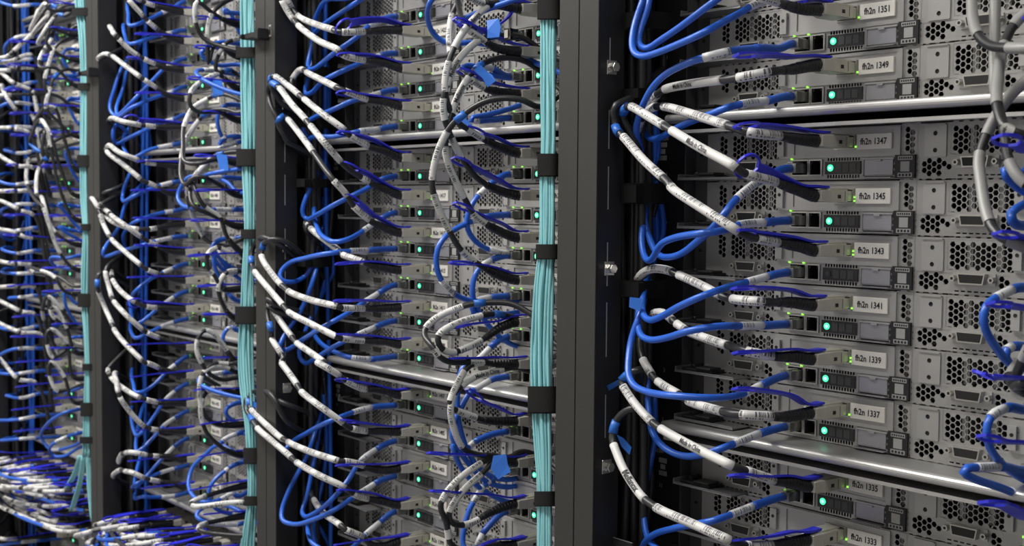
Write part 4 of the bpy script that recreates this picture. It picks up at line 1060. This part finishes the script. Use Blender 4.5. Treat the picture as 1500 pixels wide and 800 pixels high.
# ------------------------------------------------------------------ aqua fibre bundles with their straps
_STR = {}
def bundle(k, prof, n, yc, depth, straps, where_):
    """prof: (y, xl, xr) picture edges of the bundle; each fibre is a cable of its own"""
    ys = np.array([p[0] for p in prof], float); xl = np.array([p[1] for p in prof], float); xr = np.array([p[2] for p in prof], float)
    spots = []
    for i in range(n):
        rr = math.sqrt((i+.5)/n)*.86; th = i*2.39996
        spots.append((rr*math.cos(th), rr*math.sin(th)))
    rad = .00165
    for a, b in spots:
        P = []
        ph = rng.uniform(0, 6.28)
        for y in np.linspace(-60, prof[-1][0], 34):
            L_, R_ = np.interp(y, ys, xl), np.interp(y, ys, xr)
            tight = min([abs(y-s[0]) for s in straps]+[60])/60
            aa = a*.93+.10*tight*math.sin(y*.013+ph)
            c = (L_+R_)/2+(R_-L_)/2*aa
            P.append(at_y(c, y, yc-.6*k*0+b*depth+.0015*tight*math.cos(y*.017+ph)))
        up = P[0]; P = [np.array([up[0], up[1], z]) for z in (2.10, (2.10+up[2])/2+.02, up[2]+.05)]+P
        if k < 3: dn = P[-1]; P += [np.array([dn[0], dn[1], dn[2]-q]) for q in (.06, .2, .4)]
        P = np.array(P)
        o0 = P[-1]
        sp = spline(P, .012)
        o = tube('fibre_cable', sp, 0, sp['S'][-1], rad, 'aqua', None, o0, n=8, step=.012)
        o.location = o0.tolist()
        tag(o, f'aqua fibre cable in the vertical bundle {where_}', 'cable', f'aqua fibres {where_}')
    for (y, h, ext) in straps:
        L_, R_ = np.interp(y, ys, xl)-2.0, np.interp(y, ys, xr)+2.0
        rows = []
        c0 = at_y((L_+R_)/2, y, yc); mb = MB(); n = 30
        def pt(th, yy, g):
            return at_y((L_+R_)/2+((R_-L_)/2+g)*math.cos(th), yy+g*0, yc+(depth*1.28+g*.0006)*math.sin(th))-c0
        for layer, (ta, tb, g0, g1, hh) in enumerate(((0, 2*math.pi, 0, 1.4, h), (3.6, 6.0, 1.4, 2.7, h*.9))):
            for i in range(n):
                a, b_ = ta+(tb-ta)*i/n, ta+(tb-ta)*(i+1)/n
                A, B_, C_, D_ = pt(a, y+hh/2, g1), pt(b_, y+hh/2, g1), pt(b_, y-hh/2, g1), pt(a, y-hh/2, g1)
                a2, b2, c2, d2 = pt(a, y+hh/2, g0), pt(b_, y+hh/2, g0), pt(b_, y-hh/2, g0), pt(a, y-hh/2, g0)
                mb.face([A, B_, C_, D_], 'strap'); mb.face([d2, c2, b2, a2], 'strap'); mb.face([D_, C_, c2, d2], 'strap'); mb.face([a2, b2, B_, A], 'strap')
                if layer and i in (0, n-1):
                    mb.face([A, D_, d2, a2] if i == 0 else [B_, b2, c2, C_], 'strap')
        o = mesh_obj('hook_and_loop_strap', mb.build('hook_and_loop_strap'), None, tuple(c0))
        lab = f'black strap around the aqua bundle {where_}, '
        _STR.setdefault(lab, []).append(o); o['label'] = lab; o['category'] = 'strap'; o['group'] = 'hook and loop cable straps'
def strap_loop(c, a, b, hz, xpost, ext, lab, y, cat='strap'):
    mb = MB(); n = 28; t = .0011
    for i in range(n):
        q = [2*math.pi*j/n for j in (i, i+1)]
        P = [(a*abs(math.cos(x))**.8*(1 if math.cos(x) > 0 else -1), b*abs(math.sin(x))**.8*(1 if math.sin(x) > 0 else -1)) for x in q]
        O = [(x*(1+t/a), yy*(1+t/b)) for x, yy in P]
        mb.face([(*O[0], -hz), (*O[1], -hz), (*O[1], hz), (*O[0], hz)], 'strap')
        mb.face([(*P[1], -hz), (*P[0], -hz), (*P[0], hz), (*P[1], hz)], 'strap')
        mb.face([(*O[0], hz), (*O[1], hz), (*P[1], hz), (*P[0], hz)], 'strap'); mb.face([(*O[1], -hz), (*O[0], -hz), (*P[0], -hz), (*P[1], -hz)], 'strap')
    # overlapping end flap
    mb.box(a*.15, a*.98, -b-.0030, -b*.72, -hz*.86, hz*.80, 'strap')
    me = mb.build('hook_and_loop_strap')
    o = mesh_obj('hook_and_loop_strap', me, None, tuple(c))
    if xpost is not None:
        mb = MB(); x1 = xpost-c[0]-.0002
        if x1 > a: mb.box(a*.9, x1, -.006, .006, -hz*.7, hz*.7, 'strap'); mesh_obj('strap_tail', mb.build('strap_tail'), o)
    _STR.setdefault(lab, []).append(o)
    o['label'] = lab; o['category'] = cat; o['group'] = 'hook and loop cable straps'
    return o
bundle(1, [(-60, 790, 820), (0, 790, 819), (60, 791, 818), (225, 793, 816), (245, 790, 815), (280, 789, 815), (355, 789, 815), (372, 788, 815), (400, 780, 815), (450, 776, 814), (520, 774, 814), (565, 775, 813), (610, 778, 812), (700, 786, 811), (730, 786, 811), (860, 784, 810)], 20, -.090, .0085,
       [(12, 34, 1), (242, 34, 1), (369, 22, 1), (586, 40, 1), (731, 22, 1)], 'left of the wide post')
bundle(2, [(-60, 347, 376), (0, 348, 376), (100, 349, 376), (215, 351, 376), (235, 349, 376), (300, 355, 375), (345, 356, 375), (400, 350, 374), (450, 349, 375), (500, 344, 375), (560, 346, 376), (610, 356, 376), (670, 360, 377), (720, 362, 377), (745, 360, 377), (775, 353, 376), (800, 348, 376), (860, 338, 374)], 17, -.090, .0085,
       [(77, 16, 1), (231, 26, 1), (343, 14, 1), (462, 26, 1), (668, 24, 1), (734, 14, 1)], 'of the third rack')
bundle(3, [(-60, 103, 128), (0, 106, 130), (50, 114, 131), (100, 117, 132), (170, 117, 132), (236, 116, 131), (300, 116, 131), (333, 122, 132), (380, 118, 133), (440, 117, 133), (500, 123, 133), (538, 124, 134), (600, 121, 136), (645, 120, 136), (670, 119, 137)], 13, -.090, .0085,
       [(17, 12, 1), (127, 11, 1), (236, 18, 1), (333, 10, 1), (440, 20, 1), (538, 10, 1), (600, 20, 1), (645, 10, 1)], 'of the farthest rack')
# the farthest bundle splits into three hanging tails
for q, tailp in enumerate((((118, 668), (112, 690), (104, 705), (97, 716)), ((123, 668), (118, 705), (111, 730), (105, 748)), ((130, 668), (131, 705), (134, 740), (137, 764)))):
    for j in range(4):
        P = [at_y(x+(j-1.5)*1.8, y, -.092+.002*j) for x, y in tailp]
        sp = spline(P, .01); o = tube('fibre_cable', sp, 0, sp['S'][-1], .0018, 'aqua', None, P[-1], n=8, step=.01); o.location = P[-1].tolist()
        tag(o, f'aqua fibre cable hanging in the {["left", "middle", "right"][q]} tail below the farthest bundle', 'cable', f'aqua tail fibres {q}')
for lab, L in _STR.items():
    for i, o in enumerate(L): o['label'] = lab+ORD[i]+' from top'
# straps round the cords in the side channels
CH = []
for k, lst in ((0, ((36, 24, .034), (141, 16, .028), (284, 30, .027), (421, 25, .034))), (1, ((36, 20, .034), (141, 20, .028), (262, 18, .032), (421, 22, .034), (571, 20, .03)))):
    for i, (y, h, a) in enumerate(lst):
        p = at_y(926, y, -.05); p = np.array([-.178-.6*k, -.047, p[2]])
        strap_loop(p, a*.72, .022, h/1812*1.15/2, None, 0, f'black strap round cords in side channel of {RACK[k]}, {ORD[i]} from top', y)
# black power cords
for k in (0, 1, 2, 3):
    for i in range(6):
        x = -.199-.6*k+.0062*i; ph = rng.uniform(0, 6)
        P = [np.array([x+.002*math.sin(z*9+ph), -.047+.006*math.sin(i*2.1)+.003*math.sin(z*7+ph*2), z]) for z in np.arange(.35, 2.05, .07)]
        sp = spline(P, .03); o = tube('power_cord', sp, 0, sp['S'][-1], .0038, 'jacket', None, P[0], n=9, step=.03); o.location = P[0].tolist()
        tag(o, f'black power cord running upright in side channel of {RACK[k]}', 'cable', f'power cords of {RACK[k]}')
    for i in range((0, 1, 2, 3)[k]):
        x = -.176-.6*k+.0068*i; ph = rng.uniform(0, 6)
        P = [np.array([x+.003*math.sin(z*8+ph), -.026+.005*math.sin(z*6+ph*2), z]) for z in np.arange(.35, 2.05, .07)]
        sp = spline(P, .03); o = tube('trunk_cable', sp, 0, sp['S'][-1], .003, 'blue', None, P[0], n=9, step=.03); o.location = P[0].tolist()
        tag(o, f'blue trunk cable running upright in side channel of {RACK[k]}', 'cable', f'blue trunk cables of {RACK[k]}')

# blue tape flags on cables
def flag(name, pts, Y, lab, thick=.0006):
    P = [at_y(x/2.963+CROPS[c][0], y/2.963+CROPS[c][1], Y) for c, x, y in pts]
    o0 = np.mean(P, axis=0); n = np.array([0, thick, 0]); m = len(P)
    bend = [np.array([0, .0035*math.sin(math.pi*i/(m-1)), 0]) for i in range(m)]
    V = [tuple(p-o0+b) for p, b in zip(P, bend)]+[tuple(p-o0+n+b) for p, b in zip(P, bend)]
    F = [tuple(range(m)), tuple(range(2*m-1, m-1, -1))]+[(i, m+i, m+(i+1) % m, (i+1) % m) for i in range(m)]
    me = bpy.data.meshes.new(name); me.from_pydata(V, [], F); me.materials.append(M['tape']); me.update()
    o = mesh_obj(name, me, None, tuple(o0)); tag(o, lab, 'cable tag', 'blue cable tags')
flag('cable_tag', [('J', 455, 165), ('J', 500, 160), ('J', 503, 115), ('J', 492, 78), ('J', 446, 88), ('J', 456, 130)], -.105, 'blue tape tag standing up on a cable, topmost near aqua bundle')
flag('cable_tag', [('J', 425, 282), ('J', 450, 312), ('J', 466, 325), ('J', 480, 350), ('J', 446, 378), ('J', 430, 340), ('J', 395, 305)], -.105, 'blue tape tag hanging on an arched cable above upper shelf')
flag('cable_tag', [('J', 338, 488), ('J', 378, 545), ('J', 350, 560), ('J', 312, 515)], -.105, 'blue tape tag just at the upper shelf of second rack')
flag('cable_tag', [('L', 482, 408), ('L', 530, 402), ('L', 533, 450), ('L', 545, 480), ('L', 495, 512), ('L', 470, 465)], -.105, 'blue tape tag on an arched cable below the lower shelf')
flag('cable_tag', [('E', 150, 70), ('E', 165, 80), ('E', 70, 135), ('E', 60, 118)], -.085, 'blue tape tag pointing left in nearest rack side channel')
flag('cable_tag', [('E', 130, 318), ('E', 150, 335), ('E', 180, 375), ('E', 175, 405), ('E', 150, 370)], -.085, 'blue tape tag hanging low in nearest rack side channel')
flag('cable_tag', [('C', 185, 505), ('C', 235, 512), ('C', 220, 568), ('C', 182, 548)], -.085, 'blue tape tag below the strap beside fh2n 1341')
flag('cable_tag', [('H', 180, 622), ('H', 235, 622), ('H', 232, 665), ('H', 215, 675), ('H', 178, 655)], -.095, 'blue tape tag on a cable at second rack left post')
flag('cable_tag', [('I', 112, 168), ('I', 180, 205), ('I', 176, 226), ('I', 120, 195)], -.095, 'blue tape tag trailing right from looped cables, second rack')
flag('cable_tag', [('M', 520, 345), ('M', 568, 350), ('M', 575, 410), ('M', 545, 422)], -.1, 'blue tape tag standing on a cable, third rack top')
flag('cable_tag', [('M', 553, 668), ('M', 590, 672), ('M', 598, 740), ('M', 570, 742)], -.1, 'blue tape tag hanging beside third rack bundle')

p = at_y(560+560/2.963, 150/2.963, -.10); mb = MB()
mb.box(-.0052, .0052, -.0052, .0052, -.0052, -.0022, 'black'); mb.box(-.0052, .0052, -.0052, -.0022, -.0052, .0052, 'black'); mb.box(-.0052, .0052, -.0052, .0052, .0022, .0052, 'black'); mb.box(-.0042, .0020, -.0058, -.0050, -.0040, .0044, 'chrome')
o = mesh_obj('cable_tie', bevel(mb.build('cable_tie'), .0006), None, tuple(p)); tag(o, 'small black and silver tie block on an arched cable left of the aqua bundle', 'cable tie')
# cable guide arms on the posts
def guide(k, px, py, lab, L=.03):
    p = at_y(px, py, -.11); mb = MB()
    mb.box(-L, .012, -.004, .0095, -.004, .004, 'black'); mb.box(-L-.004, -L, -.008, .0095, -.0035, .0035, 'black'); mb.box(.004, .014, -.007, .0095, -.007, .007, 'black')
    me = bevel(mb.build('cable_clip'), .0012, 2); o = mesh_obj('cable_clip', me, None, (p[0], -.1095, p[2])); tag(o, lab, 'clip', 'black cable clips')
guide(2, 377, 51, 'black plastic clip pegged on the post of third rack')
guide(3, 131, 106, 'black plastic clip pegged on the post of farthest rack')
# keyhole slot in the second rack's left post
p = at_y(396, 45, -.1); mb = MB()
mb.box(-.003, .003, -.0006, .0, -.0075, .0075, 'edge'); mb.box(-.002, .0025, -.0009, -.0005, -.005, .005, 'socket')
q = mesh_obj('keyhole_slot', mb.build('keyhole_slot'), racks[1]); q.location = (p[0]-(-.6+.093), -.1001, p[2])

# bracket trough low in the nearest rack's side channel
mb = MB()
for a in ((-.205, -.155, -.075, -.073, 0, .012), (-.205, -.155, -.075, -.01, 0, .0015)): mb.box(*a, 'rail')
mb.box(-.205, -.155, -.0755, -.0728, .0118, .0126, 'edge')
p = at_y(905, 790, -.074)
o = mesh_obj('cable_trough', bevel(mb.build('cable_trough'), .0004), None, (0, 0, p[2]-.012)); tag(o, 'black cable trough with bright edge at the bottom of nearest rack side channel', 'trough')

# ------------------------------------------------------------------ network switches under the third shelf
def switch(k, ncab):
    zt = zrow(13)+ZB-.006-GAP+.006; h = .115
    X = -.6*k
    o = thing('network_switch', f'network switch crowded with cables, {RACK[k]}, below the lowest shelf', 'switch', (X+.08, 0, zt-h))
    mb = MB(); mb.box(-.215, .215, .02, .3, 0, h, 'body'); mb.box(-.215, .215, .0, .02, h-.006, h, 'metal'); mb.box(-.215, .215, 0, .02, 0, .006, 'metal')
    mesh_obj('switch_body', mb.build('switch_body'), o)
    mb = MB()
    for row in range(3):
        for c in range(12):
            x = -.20+c*.034; z = .014+row*.034
            for q in ((x-.0015, x+.0015, z, z+.026), (x+.0285, x+.0315, z, z+.026)): mb.box(q[0], q[1], .001, .02, q[2], q[3], 'conn')
            mb.box(x, x+.03, .001, .02, z-.002, z, 'conn'); mb.box(x, x+.03, .001, .02, z+.024, z+.026, 'conn')
    mesh_obj('port_cage', mb.build('port_cage'), o)
    for i in range(ncab):
        c = i % 12; row = i//12
        px_ = X+.08-.20+c*.034+.015+rng.uniform(-.006, .006); pz = zt-h+.014+row*.034+.011+rng.uniform(-.003, .003)
        port = np.array([px_, .002, pz]); bl = i % 4 == 3
        t = thing('uplink_cable' , ('blue' if bl else 'white-sleeved')+f' cable plugged into the crowded network switch, {RACK[k]}', 'cable', tuple(port), f'{"blue" if bl else "white"} uplink cables of {RACK[k]}')
        mesh_obj('plug_shell', SHELL, t)
        ex = X-.19+rng.uniform(-.01, .01); dx = ex-px_; yy = -rng.uniform(.085, .16); dz = (zt-h+.062-pz)*.75+rng.uniform(-.014, .014)
        P = [port+np.array([0, -.03, 0]), port+np.array([0, -.045, 0]), port+np.array([0, yy*.8, .002]), np.array([px_+dx*.12, yy, pz+dz*.3+.004]), np.array([px_+dx*.4, yy-.01, pz+dz*.6]),
             np.array([px_+dx*.75, yy*.9, pz+dz]), np.array([ex, -.06, pz+dz-.01]), np.array([ex-.002, -.04, pz-.10]), np.array([ex, -.035, pz-.2])]
        sp = spline(P); Lc = sp['S'][-1]
        tube('strain_relief', sp, .008, .05, .0048, 'boot', t, port, n=8)
        tube('jacket', sp, .04, Lc, .0033, 'blue' if bl else 'jacket', t, port, n=8)
        s = rng.uniform(.055, .075)
        for _ in range(3 if not bl else 1):
            ln = rng.uniform(.035, .08)
            if s+ln < Lc-.2: tube('label_sleeve', sp, s, s+ln, .0038, 'sleeve', t, port, n=8)
            s += ln+.012
        if not bl:
            top = port+np.array([0, -.026, .007]); l = rng.uniform(.10, .14); dz = rng.uniform(-.006, .012)
            ribbon('pull_strap', [top, port+np.array([0, -.05, .008]), port+np.array([rng.uniform(-.01, .01), -l*.8, .008+dz*.6]), port+np.array([rng.uniform(-.02, .02), -l, .008+dz])], .0065, 'tab', t, port, twist=rng.uniform(-.45, .45))
switch(2, 36); switch(3, 36)

# ------------------------------------------------------------------ the room
def plane(name, x0, x1, y0, y1, z0, z1, m):
    mb = MB(); mb.box(x0, x1, y0, y1, z0, z1, m); return structure(mesh_obj(name, mb.build(name)))
plane('floor', -4.2, 2.6, -2.0, 1.6, -.1, 0, 'floor')
plane('ceiling', -4.2, 2.6, -2.0, 1.6, 2.75, 2.85, 'ceil')
plane('wall_left', -4.3, -4.2, -2.0, 1.6, 0, 2.75, 'wall')
plane('wall_right', 2.6, 2.7, -2.0, 1.6, 0, 2.75, 'wall')
plane('wall_back', -4.2, 2.6, 1.6, 1.7, 0, 2.75, 'wall')
plane('wall_front', -4.2, 2.6, -2.1, -2.0, 0, 2.75, 'wall')
for i, x in enumerate((.75, -.85, -2.45)):
    o = thing('ceiling_light', f'long ceiling light over the aisle, {["nearest", "middle", "farthest"][i]}', 'light', (x, LIGHT_Y, 2.75), 'aisle ceiling lights')
    mb = MB(); mb.box(-.66, .66, -.11, .11, -.05, -.0005, 'lampbody'); mesh_obj('lamp_housing', mb.build('lamp_housing'), o)
    mb = MB(); mb.box(-.64, .64, -.09, .09, -.056, -.0505, 'diffuser'); mesh_obj('lamp_diffuser', mb.build('lamp_diffuser'), o)
    ld = bpy.data.lights.new('aisle_lamp', 'AREA'); ld.shape = 'RECTANGLE'; ld.size = 1.26; ld.size_y = .17; ld.energy = (LIGHT_E*.25, LIGHT_E*1.35, LIGHT_E*1.35)[i]; ld.color = (1.0, .975, .94)
    l = bpy.data.objects.new('aisle_lamp', ld); link(l, o); l.location = (0, 0, -.06)
w = bpy.data.worlds.new('world'); SC.world = w; w.use_nodes = True
w.node_tree.nodes['Background'].inputs['Color'].default_value = (.8, .85, 1, 1); w.node_tree.nodes['Background'].inputs['Strength'].default_value = .05
SC.view_settings.view_transform = 'Standard'; SC.view_settings.look = 'None'; SC.view_settings.exposure = EXPO; SC.view_settings.gamma = 1.0
SC.view_settings.use_curve_mapping = False
